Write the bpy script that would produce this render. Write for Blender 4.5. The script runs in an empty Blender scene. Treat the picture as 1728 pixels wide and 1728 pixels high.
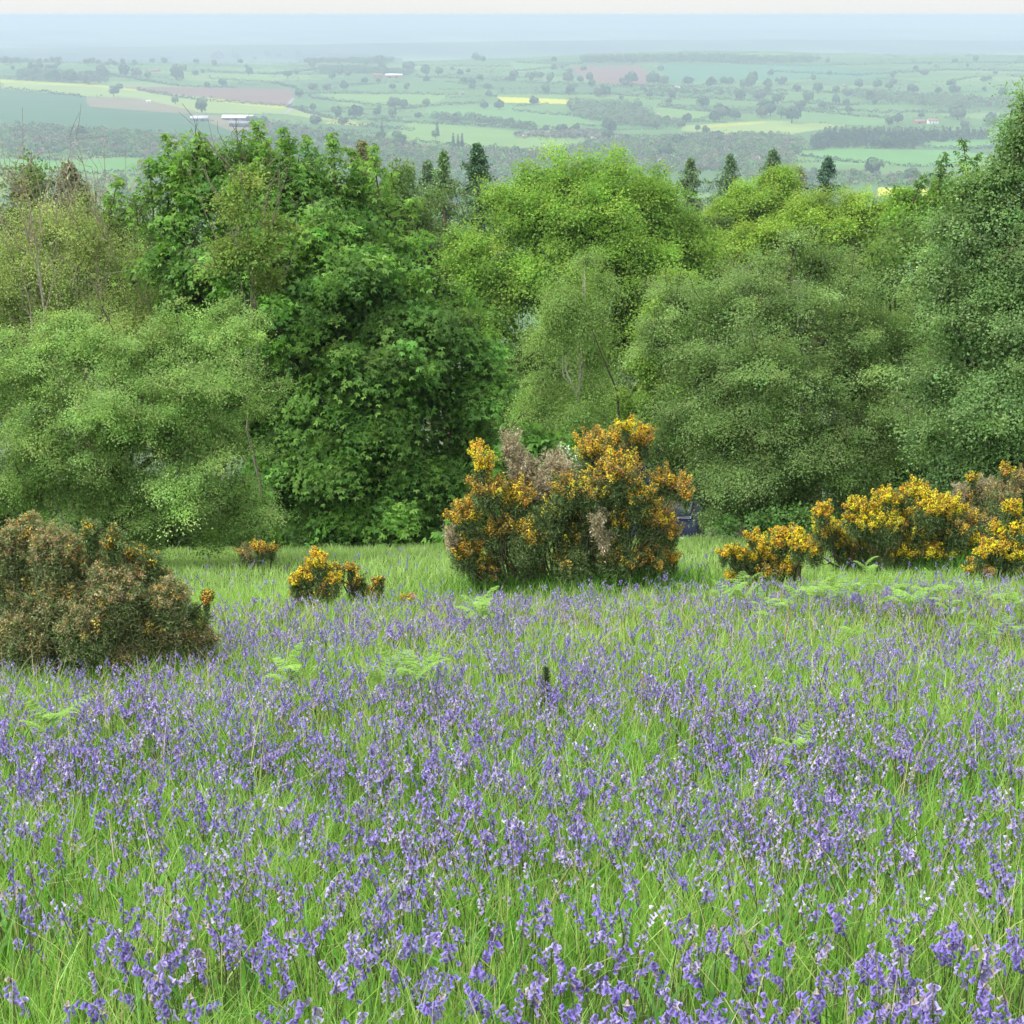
import bpy, math, random
import numpy as np
from mathutils import Vector, Matrix

R = np.random.default_rng(11)
random.seed(5)
C = bpy.context.scene.collection
sc = bpy.context.scene
rad = math.radians

# ------------------------------------------------------------------ camera
F_PX = 2659.0                       # focal length in photograph pixels (1728 wide)
PITCH = math.atan(839 / F_PX)
cam_d = bpy.data.cameras.new('camera')
cam = bpy.data.objects.new('camera', cam_d); C.objects.link(cam)
cam_d.sensor_width = 36; cam_d.sensor_height = 36; cam_d.sensor_fit = 'HORIZONTAL'
cam_d.lens = F_PX / 1728 * 36
cam_d.clip_start = 0.1; cam_d.clip_end = 60000
cam.location = (0, 0, 0)
cam.rotation_euler = (math.pi / 2 - PITCH, 0, 0)
sc.camera = cam

# ------------------------------------------------------------------ sky, sun, exposure
SUN_EL, SUN_AZ = 55, 252            # azimuth clockwise from +Y (from the left, a little behind the viewer)
w = bpy.data.worlds.new('World'); sc.world = w; w.use_nodes = True
nt = w.node_tree; nt.nodes.clear()
sky = nt.nodes.new('ShaderNodeTexSky'); sky.sky_type = 'NISHITA'; sky.sun_disc = False
sky.sun_elevation = rad(SUN_EL); sky.sun_rotation = rad(SUN_AZ)
sky.air_density = 1.0; sky.dust_density = 2.0; sky.ozone_density = 1.0; sky.altitude = 200
bg = nt.nodes.new('ShaderNodeBackground'); bg.inputs['Strength'].default_value = 0.10
# thin high cloud: the blue of the sky is veiled with milky white
hsv = nt.nodes.new('ShaderNodeHueSaturation'); hsv.inputs['Saturation'].default_value = 0.6
nt.links.new(sky.outputs[0], hsv.inputs['Color'])
tcw = nt.nodes.new('ShaderNodeTexCoord'); cn = nt.nodes.new('ShaderNodeTexNoise'); cn.inputs['Scale'].default_value = 2.5; cn.inputs['Detail'].default_value = 4
cm = nt.nodes.new('ShaderNodeMapRange'); cm.inputs['To Min'].default_value = .7; cm.inputs['To Max'].default_value = .95
nt.links.new(tcw.outputs['Generated'], cn.inputs['Vector']); nt.links.new(cn.outputs['Fac'], cm.inputs['Value'])
veil = nt.nodes.new('ShaderNodeMix'); veil.data_type = 'RGBA'; veil.inputs[7].default_value = (5.2, 5.25, 5.15, 1)
sx = nt.nodes.new('ShaderNodeSeparateXYZ'); nt.links.new(tcw.outputs['Generated'], sx.inputs[0])
zr = nt.nodes.new('ShaderNodeMapRange'); zr.inputs['From Min'].default_value = 0.02; zr.inputs['From Max'].default_value = 0.6; nt.links.new(sx.outputs['Z'], zr.inputs['Value'])
ov = nt.nodes.new('ShaderNodeMix'); ov.data_type = 'RGBA'; ov.inputs[6].default_value = (3.5, 3.5, 3.4, 1); ov.inputs[7].default_value = (8.2, 8.3, 8.3, 1)   # overcast: brighter overhead than at the horizon
nt.links.new(zr.outputs[0], ov.inputs[0]); nt.links.new(ov.outputs[2], veil.inputs[7])
nt.links.new(cm.outputs[0], veil.inputs[0]); nt.links.new(hsv.outputs[0], veil.inputs[6]); nt.links.new(veil.outputs[2], bg.inputs['Color'])
wo = nt.nodes.new('ShaderNodeOutputWorld'); nt.links.new(bg.outputs[0], wo.inputs['Surface'])
sd = bpy.data.lights.new('sun', 'SUN'); sd.energy = 1.5; sd.angle = rad(14); sd.color = (1, 0.96, 0.9)
sun = bpy.data.objects.new('sun', sd); C.objects.link(sun)
sv = Vector((math.sin(rad(SUN_AZ)) * math.cos(rad(SUN_EL)), math.cos(rad(SUN_AZ)) * math.cos(rad(SUN_EL)), math.sin(rad(SUN_EL))))
sun.rotation_euler = sv.to_track_quat('Z', 'Y').to_euler(); sun.location = (0, -5, 30)
sc.view_settings.view_transform = 'Standard'; sc.view_settings.look = 'None'
sc.view_settings.gamma = 1; sc.view_settings.exposure = 1.5
sc.render.engine = 'CYCLES'
cy = sc.cycles
cy.max_bounces = 8; cy.diffuse_bounces = 5; cy.glossy_bounces = 1; cy.transmission_bounces = 4
cy.volume_bounces = 1; cy.transparent_max_bounces = 4; cy.use_denoising = True
cy.sample_clamp_indirect = 6; cy.use_adaptive_sampling = True; cy.adaptive_threshold = 0.02

# ------------------------------------------------------------------ terrain height and pixel helpers
def sstep(a, b, t):
    t = np.clip((t - a) / (b - a), 0, 1); return t * t * (3 - 2 * t)

def height(x, y):
    x = np.asarray(x, float); y = np.asarray(y, float)
    near = -1.65 - 0.28 * y + 0.030 * x * np.clip(y / 12, 0, 1) * (1 - sstep(60, 200, y))
    near = near + 0.05 * np.sin(x * 0.9 + 1.3) * np.sin(y * 0.7) * sstep(2, 5, y) * (1 - sstep(60, 200, y))
    near = near - 0.06 * np.clip(y - 28, 0, 1e9) * (1 - sstep(500, 900, y))
    und = 7 * np.sin(x / 430 + 0.7 + y / 900) + 5 * np.sin(y / 260 + x / 700) + 4 * np.sin(x / 190 + 2.0 * np.sin(y / 500))
    val = -190 + 0.0215 * (y - 1700) + und * sstep(700, 1600, y)
    k = 14.0
    d = np.clip((near - val) / k, -60, 60)
    a = val + k * np.log1p(np.exp(d))                      # slope runs out into the valley
    a = np.where(y < 250, near, a)
    ridge = 4700 + 250 * np.sin(x / 900 + 0.4)
    fall = sstep(0, 1300, y - ridge)
    plain = -200 + 10 * np.sin(x / 1500 + y / 1200) + 8 * np.sin(y / 700 + x / 3000)
    plain = plain + 55 * np.exp(-((y - 8800 - 500 * np.sin(x / 2300)) / 700) ** 2) + 70 * np.exp(-((y - 13500 - 800 * np.sin(x / 3100 + 2)) / 1100) ** 2)
    a = a * (1 - fall) + plain * fall
    top = np.minimum(-1.5, -66 + 0.0035 * x + 14 * np.exp(-((x - 6300) / 1500) ** 2) + 17 * np.sin(x / 1900 + 1) + 8 * np.sin(x / 640) + 4 * np.sin(x / 260 + 2))
    rise = sstep(16500, 22500, y)
    return a * (1 - rise) + top * rise

cp, sp = math.cos(PITCH), math.sin(PITCH)
def ray(px, py):
    u = (np.asarray(px, float) - 864) / F_PX; v = (864 - np.asarray(py, float)) / F_PX
    return u, v * sp + cp, v * cp - sp            # x, y, z of the direction (depth 1)
def at(px, py, d):                                 # world point in the photograph's direction at ground distance d
    X, Y, Z = ray(px, py); return np.array([X / Y * d, d, Z / Y * d])
def project(x, y, z):
    dep = y * cp - z * sp; up = y * sp + z * cp
    return 864 + F_PX * x / dep, 864 - F_PX * up / dep
def depth(p): return p[1] * cp - p[2] * sp
_ts = np.geomspace(1.5, 24000, 5000)
def ground(px, py):                                # where the terrain is seen at that pixel
    X, Y, Z = ray(px, py)
    below = (Z / Y * _ts) < height(X / Y * _ts, _ts)
    i = int(np.argmax(below)) if below.any() else len(_ts) - 1
    a, b = _ts[max(i - 1, 0)], _ts[i]
    for _ in range(25):
        m = (a + b) / 2
        if Z / Y * m < height(X / Y * m, m): b = m
        else: a = m
    return np.array([X / Y * b, b, float(height(X / Y * b, b))])

# ------------------------------------------------------------------ materials
def new_mat(name):
    m = bpy.data.materials.new(name); m.use_nodes = True; m.node_tree.nodes.clear(); return m, m.node_tree
def leaf_mat(name, trans=0.35, rough=0.6, spec=0.15, tmul=(1.25, 1.35, 0.7), noise=0.25, nscale=40):
    m, t = new_mat(name); N = t.nodes; L = t.links
    at_ = N.new('ShaderNodeAttribute'); at_.attribute_name = 'tint'
    tc = N.new('ShaderNodeTexCoord'); nz = N.new('ShaderNodeTexNoise'); nz.inputs['Scale'].default_value = nscale; nz.inputs['Detail'].default_value = 1
    L.new(tc.outputs['Object'], nz.inputs['Vector'])
    mr = N.new('ShaderNodeMapRange'); mr.inputs['To Min'].default_value = 1 - noise; mr.inputs['To Max'].default_value = 1 + noise
    L.new(nz.outputs['Fac'], mr.inputs['Value'])
    mul = N.new('ShaderNodeVectorMath'); mul.operation = 'SCALE'
    L.new(at_.outputs['Color'], mul.inputs[0]); L.new(mr.outputs[0], mul.inputs['Scale'])
    p = N.new('ShaderNodeBsdfPrincipled'); p.inputs['Roughness'].default_value = rough; p.inputs['Specular IOR Level'].default_value = spec
    L.new(mul.outputs[0], p.inputs['Base Color'])
    o = N.new('ShaderNodeOutputMaterial')
    if trans > 0:
        tm = N.new('ShaderNodeVectorMath'); tm.operation = 'MULTIPLY'; tm.inputs[1].default_value = tmul
        L.new(mul.outputs[0], tm.inputs[0])
        tr = N.new('ShaderNodeBsdfTranslucent'); L.new(tm.outputs[0], tr.inputs['Color'])
        mx = N.new('ShaderNodeMixShader'); mx.inputs[0].default_value = trans
        L.new(p.outputs[0], mx.inputs[1]); L.new(tr.outputs[0], mx.inputs[2]); L.new(mx.outputs[0], o.inputs['Surface'])
    else: L.new(p.outputs[0], o.inputs['Surface'])
    return m
def plain_mat(name, col, rough=0.7, metal=0, spec=0.4, noise=0.15, nscale=8, bump=0.0, coat=0):
    m, t = new_mat(name); N = t.nodes; L = t.links
    p = N.new('ShaderNodeBsdfPrincipled'); p.inputs['Roughness'].default_value = rough; p.inputs['Metallic'].default_value = metal
    p.inputs['Specular IOR Level'].default_value = spec; p.inputs['Coat Weight'].default_value = coat
    tc = N.new('ShaderNodeTexCoord'); nz = N.new('ShaderNodeTexNoise'); nz.inputs['Scale'].default_value = nscale; nz.inputs['Detail'].default_value = 4
    L.new(tc.outputs['Object'], nz.inputs['Vector'])
    mx = N.new('ShaderNodeMix'); mx.data_type = 'RGBA'
    mx.inputs[6].default_value = (*[c * (1 - noise) for c in col], 1); mx.inputs[7].default_value = (*[min(1, c * (1 + noise)) for c in col], 1)
    L.new(nz.outputs['Fac'], mx.inputs[0]); L.new(mx.outputs[2], p.inputs['Base Color'])
    if bump:
        b = N.new('ShaderNodeBump'); b.inputs['Strength'].default_value = bump; L.new(nz.outputs['Fac'], b.inputs['Height']); L.new(b.outputs[0], p.inputs['Normal'])
    o = N.new('ShaderNodeOutputMaterial'); L.new(p.outputs[0], o.inputs['Surface'])
    return m
M = dict(
    leaf=leaf_mat('broad_leaf', 0.42, tmul=(1.4, 1.5, .8)), fine=leaf_mat('fine_leaf', 0.42, 0.7, 0.08, (1.4, 1.5, .9)), grass=leaf_mat('grass_blade', 0.4, 0.5, 0.3, noise=0.15),
    needle=leaf_mat('gorse_spine', 0.15, 0.6, 0.25), bloom=leaf_mat('gorse_bloom', 0.3, 0.6, 0.2, (1.1, 1.0, 0.8), 0.1),
    bell=leaf_mat('bluebell_petal', 0.35, 0.5, 0.25, (1.1, 1.0, 1.15), 0.12), fern=leaf_mat('fern_leaf', 0.4, 0.6, 0.2),
    bark=leaf_mat('bark', 0, 0.85, 0.2, noise=0.45, nscale=25), far=leaf_mat('distant_foliage', 0, 0.8, 0.1, noise=0.1, nscale=0.02),
    stem=leaf_mat('flower_stem', 0.2, 0.6, 0.2),
)

# ------------------------------------------------------------------ mesh helpers
def norm(a): return a / np.maximum(np.linalg.norm(a, axis=-1, keepdims=True), 1e-9)
def quads(V, Q, T):
    return np.asarray(V, np.float32).reshape(-1, 3), np.asarray(Q, np.int32).reshape(-1, 4), np.asarray(T, np.float32).reshape(-1, 3)
def join(parts):
    Vs, Qs, Ts, n = [], [], [], 0
    for V, Q, T in parts:
        if len(Q) == 0: continue
        Vs.append(V); Qs.append(Q + n); Ts.append(T); n += len(V)
    return np.concatenate(Vs), np.concatenate(Qs), np.concatenate(Ts)
def mesh(name, geo, mat, smooth=False):
    V, Q, T = geo
    me = bpy.data.meshes.new(name)
    me.vertices.add(len(V)); me.vertices.foreach_set('co', V.astype(np.float32).ravel())
    me.loops.add(len(Q) * 4); me.loops.foreach_set('vertex_index', Q.astype(np.int32).ravel())
    me.polygons.add(len(Q)); me.polygons.foreach_set('loop_start', np.arange(0, len(Q) * 4, 4, dtype=np.int32))
    me.polygons.foreach_set('loop_total', np.full(len(Q), 4, np.int32))
    if smooth: me.polygons.foreach_set('use_smooth', np.ones(len(Q), bool))
    a = me.attributes.new('tint', 'FLOAT_COLOR', 'FACE' if False else 'CORNER')
    col = np.ones((len(Q), 4, 4), np.float32); col[:, :, :3] = T[:, None, :]
    a.data.foreach_set('color', col.ravel())
    me.update(calc_edges=True)
    me.materials.append(mat if not isinstance(mat, str) else M[mat])
    return me
def tag(o, label=None, cat=None, group=None, kind=None):
    if label: o['label'] = label
    if cat: o['category'] = cat
    if group: o['group'] = group
    if kind: o['kind'] = kind
    return o
def obj(name, geo, mat, parent=None, smooth=False, origin=None):
    if origin is not None: geo = (geo[0] - np.asarray(origin, np.float32), geo[1], geo[2])
    o = bpy.data.objects.new(name, mesh(name, geo, mat, smooth)); C.objects.link(o)
    if parent: o.parent = parent
    elif origin is not None: o.location = origin
    return o
def empty(name, loc, label, cat, group=None):
    o = bpy.data.objects.new(name, None); C.objects.link(o); o.location = loc; o.empty_display_size = 0.2
    return tag(o, label, cat, group)
def tints(base, n, dv=0.18, dh=0.06):
    base = np.asarray(base, float)
    v = np.exp(R.normal(0, dv, (n, 1))); h = 1 + R.normal(0, dh, (n, 3))
    return np.clip(base * v * h, 0.002, 0.95)
def mixt(cols, wts, n, dv=0.18):
    cols = np.asarray(cols, float); i = R.choice(len(cols), n, p=np.asarray(wts) / np.sum(wts)); return tints(cols[i], n, dv)
def tube(pts, rr, col, sides=5, dv=0.12):
    pts = np.asarray(pts, float); n = len(pts); rr = np.broadcast_to(rr, (n,))
    t = norm(np.gradient(pts, axis=0)); ref = np.where(np.abs(t[:, 2:3]) < 0.9, [[0, 0, 1.0]], [[1.0, 0, 0]])
    s = norm(np.cross(t, ref)); u = np.cross(s, t)
    a = np.arange(sides) / sides * 2 * math.pi
    V = pts[:, None] + rr[:, None, None] * (np.cos(a)[None, :, None] * s[:, None] + np.sin(a)[None, :, None] * u[:, None])
    Q = []
    for i in range(n - 1):
        for j in range(sides):
            k = (j + 1) % sides; Q.append((i * sides + j, i * sides + k, (i + 1) * sides + k, (i + 1) * sides + j))
    return quads(V, Q, tints(col, len(Q), dv))
def curve_pts(a, b, n=5, sag=0.1, jit=0.04):
    a = np.asarray(a, float); b = np.asarray(b, float); t = np.linspace(0, 1, n)[:, None]; L = np.linalg.norm(b - a)
    p = a * (1 - t) + b * t; p[:, 2] += (np.sin(t[:, 0] * math.pi)) * sag * L
    p[1:-1] += R.normal(0, jit * L, (n - 2, 3)); return p
def leaves(c, axis, nrm, ln, wd, tint, fold=0.12):
    """one bent rhombus per leaf"""
    n = len(c); axis = norm(axis); side = norm(np.cross(axis, nrm)); nn = np.cross(side, axis)
    ln = np.broadcast_to(ln, (n,))[:, None]; wd = np.broadcast_to(wd, (n,))[:, None]
    V = np.stack([c - axis * ln * .5, c + side * wd * .5 + nn * ln * fold, c + axis * ln * .5 - nn * ln * fold * .6, c - side * wd * .5 + nn * ln * fold], 1)
    return quads(V, np.arange(n * 4).reshape(n, 4), tint)
def lobed(c, axis, nrm, ln, tint):
    """five-lobed leaf: three overlapping pointed quads"""
    n = len(c); axis = norm(axis); side = norm(np.cross(axis, nrm)); nn = np.cross(side, axis); ln = np.broadcast_to(ln, (n,))[:, None]
    base = c - axis * ln * .5; out = []
    for ang, l, wv in ((0, 1.0, .42), (58, .82, .36), (-58, .82, .36)):
        a = rad(ang); ax = axis * math.cos(a) + side * math.sin(a); sd_ = np.cross(ax, nn)
        drop = -nn * ln * 0.16
        V = np.stack([base, base + ax * ln * l * .5 + sd_ * ln * wv * .5, base + ax * ln * l + drop, base + ax * ln * l * .5 - sd_ * ln * wv * .5], 1)
        out.append(quads(V, np.arange(n * 4).reshape(n, 4), tint))
    return join(out)
def sphere_dirs(n, zmin=-1.0):
    z = R.uniform(zmin, 1, n); a = R.uniform(0, 2 * math.pi, n); r = np.sqrt(1 - z * z)
    return np.stack([r * np.cos(a), r * np.sin(a), z], 1)
UP = np.array([0, 0, 1.0])

# ------------------------------------------------------------------ trees
def build_tree(name, label, cat, blobs, d, base_px, leafc, wts, style='fine', n_leaf=60000, leaf=0.05, clump=0.22, lpc=28,
               bark=(.09, .075, .055), subs=12, sub_r=.40, trunk_r=.14, twigs=0, twig_len=1.2, group=None, flat=0.55, front=0.55,
               base_d=None, droop=0.0, fill=0.25, bough=.35, loose=1.0, extra=None, trunk_top=None, dv=.2, forks=3, twig_dir=None, twigcol=None):
    """blobs: (px, py, radius px, depth offset m). The crown is a heap of lobes, each lobe of leaf sprays."""
    base = at(base_px[0], base_px[1], base_d or d); base[2] = float(height(base[0], base[1]))
    B = []
    for b in blobs:
        dd = d + b[3]; c = at(b[0], b[1], dd); r = b[2] / F_PX * depth(c); B.append((c, r * (b[4] if len(b) > 4 else 1)))
    area = np.array([r * r for _, r in B]); area /= area.sum()
    sub_c, sub_rr, sub_b = [], [], []
    for i, (c, r) in enumerate(B):
        k = max(4, int(subs * .72 * (0.6 + area[i] * len(B) * 0.4)))
        dirs = sphere_dirs(k, -0.7)
        fl = R.random(k) < front; dirs[fl, 1] = -np.abs(dirs[fl, 1])
        rr = r * sub_r * R.uniform(.6, 1.3, k)
        sub_c.append(c + dirs * (r - rr * .75)[:, None] * R.uniform(1 - .25 * loose, 1 + .25 * loose, (k, 1))); sub_rr.append(rr); sub_b += [i] * k
    sub_c = np.concatenate(sub_c); sub_rr = np.concatenate(sub_rr); sub_b = np.array(sub_b)
    n_cl = int(n_leaf * (1 - fill) / lpc)
    p = sub_rr ** 2; p /= p.sum()
    si = R.choice(len(sub_c), n_cl, p=p)
    bc = np.stack([b[0] for b in B])[sub_b]
    ax1 = norm(norm(sub_c - bc) * np.array([1, 1, .6]) + UP * bough + R.normal(0, .15, sub_c.shape)); ax2 = norm(np.cross(ax1, UP + R.normal(0, .15, sub_c.shape))); ax3 = np.cross(ax2, ax1); ax3 *= np.sign(ax3[:, 2:3] + 1e-6)
    dirs = sphere_dirs(n_cl, -0.35); ph = R.uniform(0, 6.28, (len(sub_c), 3))
    rough_r = 1 + .22 * np.sin(dirs[:, 0] * 5 + ph[si, 0]) * np.sin(dirs[:, 1] * 5 + ph[si, 1]) + .18 * np.sin(dirs[:, 2] * 7 + ph[si, 2])
    rr_ = sub_rr[si] * R.uniform(.55, 1.05, n_cl) ** .6 * rough_r * np.where(R.random(n_cl) < .12 * loose, R.uniform(1.05, 1.35, n_cl), 1)
    loc = dirs[:, 0:1] * ax1[si] * 1.45 + dirs[:, 1:2] * ax2[si] * 1.0 + dirs[:, 2:3] * ax3[si] * .62
    cc = sub_c[si] + loc * rr_[:, None]; cc[:, 2] -= np.clip(dirs[:, 0], 0, 1) ** 2 * rr_ * (.18 + .5 * min(droop, 1))
    out = norm(loc + .4 * ax1[si])
    # leaves within sprays
    n = n_cl * lpc; ci = np.repeat(np.arange(n_cl), lpc)
    cl_n = norm(out * .8 + UP * .7 + R.normal(0, .2, (n_cl, 3)))
    off = R.normal(0, 1, (n, 3)) * clump * R.uniform(.6, 1.3, (n_cl, 1))[ci] * 0.5
    off += out[ci] * (R.normal(0, 1, (n, 1)) * clump * .55)
    nn = cl_n[ci]; h = (off * nn).sum(1, keepdims=True); off = off - nn * h * (1 - flat)
    if droop: off[:, 2] -= np.abs(off[:, 2]) * .3 + (off[:, 0] ** 2 + off[:, 1] ** 2) * droop / clump
    P = cc[ci] + off
    ln_dir = norm(norm(off) * .8 + out[ci] * .5 + R.normal(0, .45, (n, 3)) - UP * (.35 + droop * .4))
    nr = norm(nn * 1.0 + R.normal(0, .34, (n, 3)))
    # spray-level colour differences (young and old shoots)
    ct = mixt(leafc, wts, n_cl, dv * .6) * np.exp(R.normal(0, .14, (len(sub_c), 1)))[si]
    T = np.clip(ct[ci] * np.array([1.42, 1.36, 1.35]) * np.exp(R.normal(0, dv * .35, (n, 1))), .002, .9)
    sz = leaf * R.uniform(.7, 1.3, n)
    geo = []
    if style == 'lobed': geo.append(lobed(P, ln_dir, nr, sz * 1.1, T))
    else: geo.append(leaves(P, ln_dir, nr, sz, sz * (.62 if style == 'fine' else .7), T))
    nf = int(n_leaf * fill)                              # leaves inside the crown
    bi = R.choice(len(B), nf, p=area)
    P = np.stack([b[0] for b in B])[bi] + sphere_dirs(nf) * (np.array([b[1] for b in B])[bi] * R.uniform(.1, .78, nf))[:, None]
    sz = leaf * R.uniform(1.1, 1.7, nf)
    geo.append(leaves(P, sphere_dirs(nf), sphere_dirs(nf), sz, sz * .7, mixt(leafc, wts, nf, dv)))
    if extra: geo.append(extra[0])
    root = empty(name, base, label, cat, group)
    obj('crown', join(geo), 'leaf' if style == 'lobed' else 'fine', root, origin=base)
    # trunk and limbs
    cen = np.average(np.stack([b[0] for b in B]), axis=0, weights=area)
    top = at(*trunk_top, d) if trunk_top else cen + UP * max(b[1] for b in B) * .5
    parts = []
    for k in range(forks):
        bb = base + np.array([R.normal(0, .12), R.normal(0, .1), -.3]) * (k > 0)
        if k == 0: bb = base - UP * .3
        tp = top + R.normal(0, .35, 3) * (k > 0) * np.array([2, 1, 1])
        tp_ = curve_pts(bb, tp, 8, 0, .015)
        parts.append(tube(tp_, np.linspace(trunk_r, trunk_r * .12, 8) * (1 if k == 0 else .6), bark, 7))
        if k == 0: main = tp_
    for i, (c, r) in enumerate(B):
        a = main[min(7, max(1, int((np.clip((c[2] - base[2]) / max(top[2] - base[2], .1), 0, 1)) * 5)))]
        parts.append(tube(curve_pts(a, c, 5, .08), np.linspace(trunk_r * .4, trunk_r * .12, 5), bark, 5))
    for i in range(len(sub_c)):
        parts.append(tube(curve_pts(B[sub_b[i]][0], sub_c[i], 4, .05), np.linspace(trunk_r * .13, .006, 4), bark, 3))
    if twigs:
        tc = twigcol or bark
        for i in range(twigs):
            j = R.integers(len(sub_c)); o = norm(sub_c[j] - B[sub_b[j]][0]); dr = norm(o * .5 + UP * (1.1 if twig_dir is None else twig_dir) + R.normal(0, .3, 3))
            L = twig_len * R.uniform(.5, 1.3); e = sub_c[j] + dr * L
            cp_ = curve_pts(sub_c[j], e, 5, R.uniform(-.05, .08), .02); parts.append(tube(cp_, np.linspace(.011, .004, 5), tc, 3))
            for q in range(4):
                s = cp_[R.integers(1, 5)]; parts.append(tube(curve_pts(s, s + norm(dr + R.normal(0, .55, 3)) * L * R.uniform(.2, .5), 3, 0), np.linspace(.006, .003, 3), tc, 3))
    if extra: parts.append(extra[1])
    obj('trunk', join(parts), 'bark', root, origin=base)
    return root

# ================================================================== SETTING: the ground
print('terrain')
def in_poly(px, py, poly):
    poly = np.asarray(poly, float); inside = np.zeros(px.shape, bool); j = len(poly) - 1
    for i in range(len(poly)):
        xi, yi = poly[i]; xj, yj = poly[j]
        c = ((yi > py) != (yj > py)) & (px < (xj - xi) * (py - yi) / (yj - yi + 1e-12) + xi); inside ^= c; j = i
    return inside
rows = np.concatenate([np.linspace(-14, 0, 8), np.linspace(.5, 45, 90), np.geomspace(47, 1450, 45), np.geomspace(1460, 5300, 460), np.geomspace(5350, 26000, 150)])
cols = np.linspace(-1, 1, 760)
Yg, Sg = np.meshgrid(rows, cols, indexing='ij')
Xg = Sg * (14 + .46 * np.maximum(Yg, 0)); Zg = height(Xg, Yg)
GV = np.stack([Xg, Yg, Zg], -1).reshape(-1, 3)
nr_, nc_ = len(rows), len(cols)
idx = np.arange(nr_ * nc_).reshape(nr_, nc_)
GQ = np.stack([idx[:-1, :-1], idx[:-1, 1:], idx[1:, 1:], idx[1:, :-1]], -1).reshape(-1, 4)
cx = GV[GQ].mean(1); px, py = project(cx[:, 0], cx[:, 1], cx[:, 2])
col = np.tile(np.array([.055, .085, .022]), (len(GQ), 1))
far = cx[:, 1] > 1000
# patchwork of fields: nearest of many scattered field centres
fc = []
for yy in np.arange(1500, 5400, 150):
    for xx in np.arange(-2700, 2700, 260): fc.append((xx + R.normal(0, 80), yy + R.normal(0, 50)))
fc = np.array(fc); pal = np.array([(.10, .19, .05), (.12, .21, .055), (.085, .16, .05), (.15, .24, .06), (.10, .18, .045), (.18, .26, .075), (.08, .15, .05)])
pi_ = R.choice(len(pal), len(fc), p=[.25, .2, .2, .1, .12, .06, .07]); fi = np.where(far & (cx[:, 1] < 5600))[0]
q = cx[fi][:, :2] * np.array([1, 1.5]); fcs = fc * np.array([1, 1.5]); near_i = np.empty(len(fi), int); edge = np.empty(len(fi))
for s in range(0, len(fi), 20000):
    D2 = np.sqrt((q[s:s + 20000, None, 0] - fcs[None, :, 0]) ** 2 + (q[s:s + 20000, None, 1] - fcs[None, :, 1]) ** 2)
    near_i[s:s + 20000] = D2.argmin(1); D2.partition(1, axis=1); edge[s:s + 20000] = D2[:, 1] - D2[:, 0]
col[fi] = pal[pi_[near_i]]
GREEN_D = (.055, .13, .06); LIGHT = (.17, .27, .065); YEL = (.55, .50, .03); BROWN = (.21, .11, .085); EARTH = (.22, .17, .11); BRIGHT = (.12, .27, .06); PALE = (.26, .32, .09)
fields = [
    ([(0, 150), (140, 163), (150, 180), (300, 190), (400, 224), (380, 240), (200, 224), (0, 212)], GREEN_D),
    ([(0, 136), (160, 143), (230, 152), (360, 166), (490, 182), (625, 210), (610, 213), (480, 192), (340, 191), (215, 166), (140, 162), (0, 150)], PALE),
    ([(0, 134), (160, 142), (230, 151), (230, 154), (160, 146), (0, 139)], (.42, .42, .05)),
    ([(360, 166), (440, 176), (485, 179), (478, 183), (430, 179), (350, 170)], (.45, .42, .04)),
    ([(560, 205), (625, 209), (612, 213), (545, 208)], (.42, .40, .05)),
    ([(200, 146), (490, 150), (497, 162), (485, 178), (360, 165), (235, 152)], BROWN),
    ([(145, 164), (230, 165), (330, 187), (325, 192), (300, 191), (150, 180)], EARTH),
    ([(320, 190), (400, 200), (430, 214), (410, 224), (370, 214), (345, 202)], EARTH),
    ([(955, 112), (1080, 111), (1100, 130), (1090, 144), (1000, 140), (975, 125)], BROWN),
    ([(838, 163), (960, 168), (985, 176), (850, 173)], YEL),
    ([(1150, 212), (1300, 203), (1430, 211), (1330, 227), (1240, 226), (1150, 221)], PALE),
    ([(1180, 212), (1290, 205), (1290, 208), (1190, 216)], (.4, .38, .05)),
    ([(1345, 262), (1400, 251), (1620, 254), (1665, 262), (1640, 282), (1400, 277)], BRIGHT),
    ([(1560, 238), (1670, 234), (1672, 247), (1560, 249)], BRIGHT),
    ([(538, 158), (770, 160), (715, 179), (580, 178)], LIGHT),
    ([(700, 205), (990, 232), (1060, 243), (900, 262), (700, 240), (650, 226)], LIGHT),
    ([(720, 180), (850, 176), (950, 190), (1060, 208), (900, 210), (720, 196)], (.13, .25, .07)),
    ([(0, 268), (120, 272), (230, 266), (230, 292), (0, 296)], BRIGHT), ([(0, 298), (230, 294), (230, 330), (0, 335)], (.17, .28, .05)),
    ([(864, 105), (950, 106), (940, 118), (864, 122)], (.14, .24, .07)), ([(1110, 106), (1400, 110), (1500, 130), (1130, 140)], (.06, .18, .08)),
    ([(1100, 180), (1200, 190), (1180, 200), (1110, 196)], LIGHT), ([(1480, 316), (1570, 319), (1570, 330), (1480, 330)], YEL),
    ([(350, 126), (450, 126), (470, 140), (360, 134)], LIGHT), ([(1340, 186), (1500, 200), (1490, 213), (1350, 206)], (.13, .24, .07)),
]
own = np.zeros(len(fi), bool)
for poly, c in fields:
    m_ = in_poly(px[fi], py[fi], poly); col[fi[m_]] = c; own |= m_
col[fi] = col[fi] * np.array([.70, .78, .72])
hedge_pts = cx[fi[(edge < 9) & ~own & (np.sin(near_i * 7.3) > -.55) & (cx[fi][:, 1] < 5000)]]
vf = np.where(cx[:, 1] >= 5500)[0]; X_, Y_ = cx[vf, 0], cx[vf, 1]
n1 = np.sin(X_ / 310 + 3 * np.sin(Y_ / 900)) * np.sin(Y_ / 420 + 2 * np.sin(X_ / 700)) + .6 * np.sin(X_ / 130 + Y_ / 170)
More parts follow.
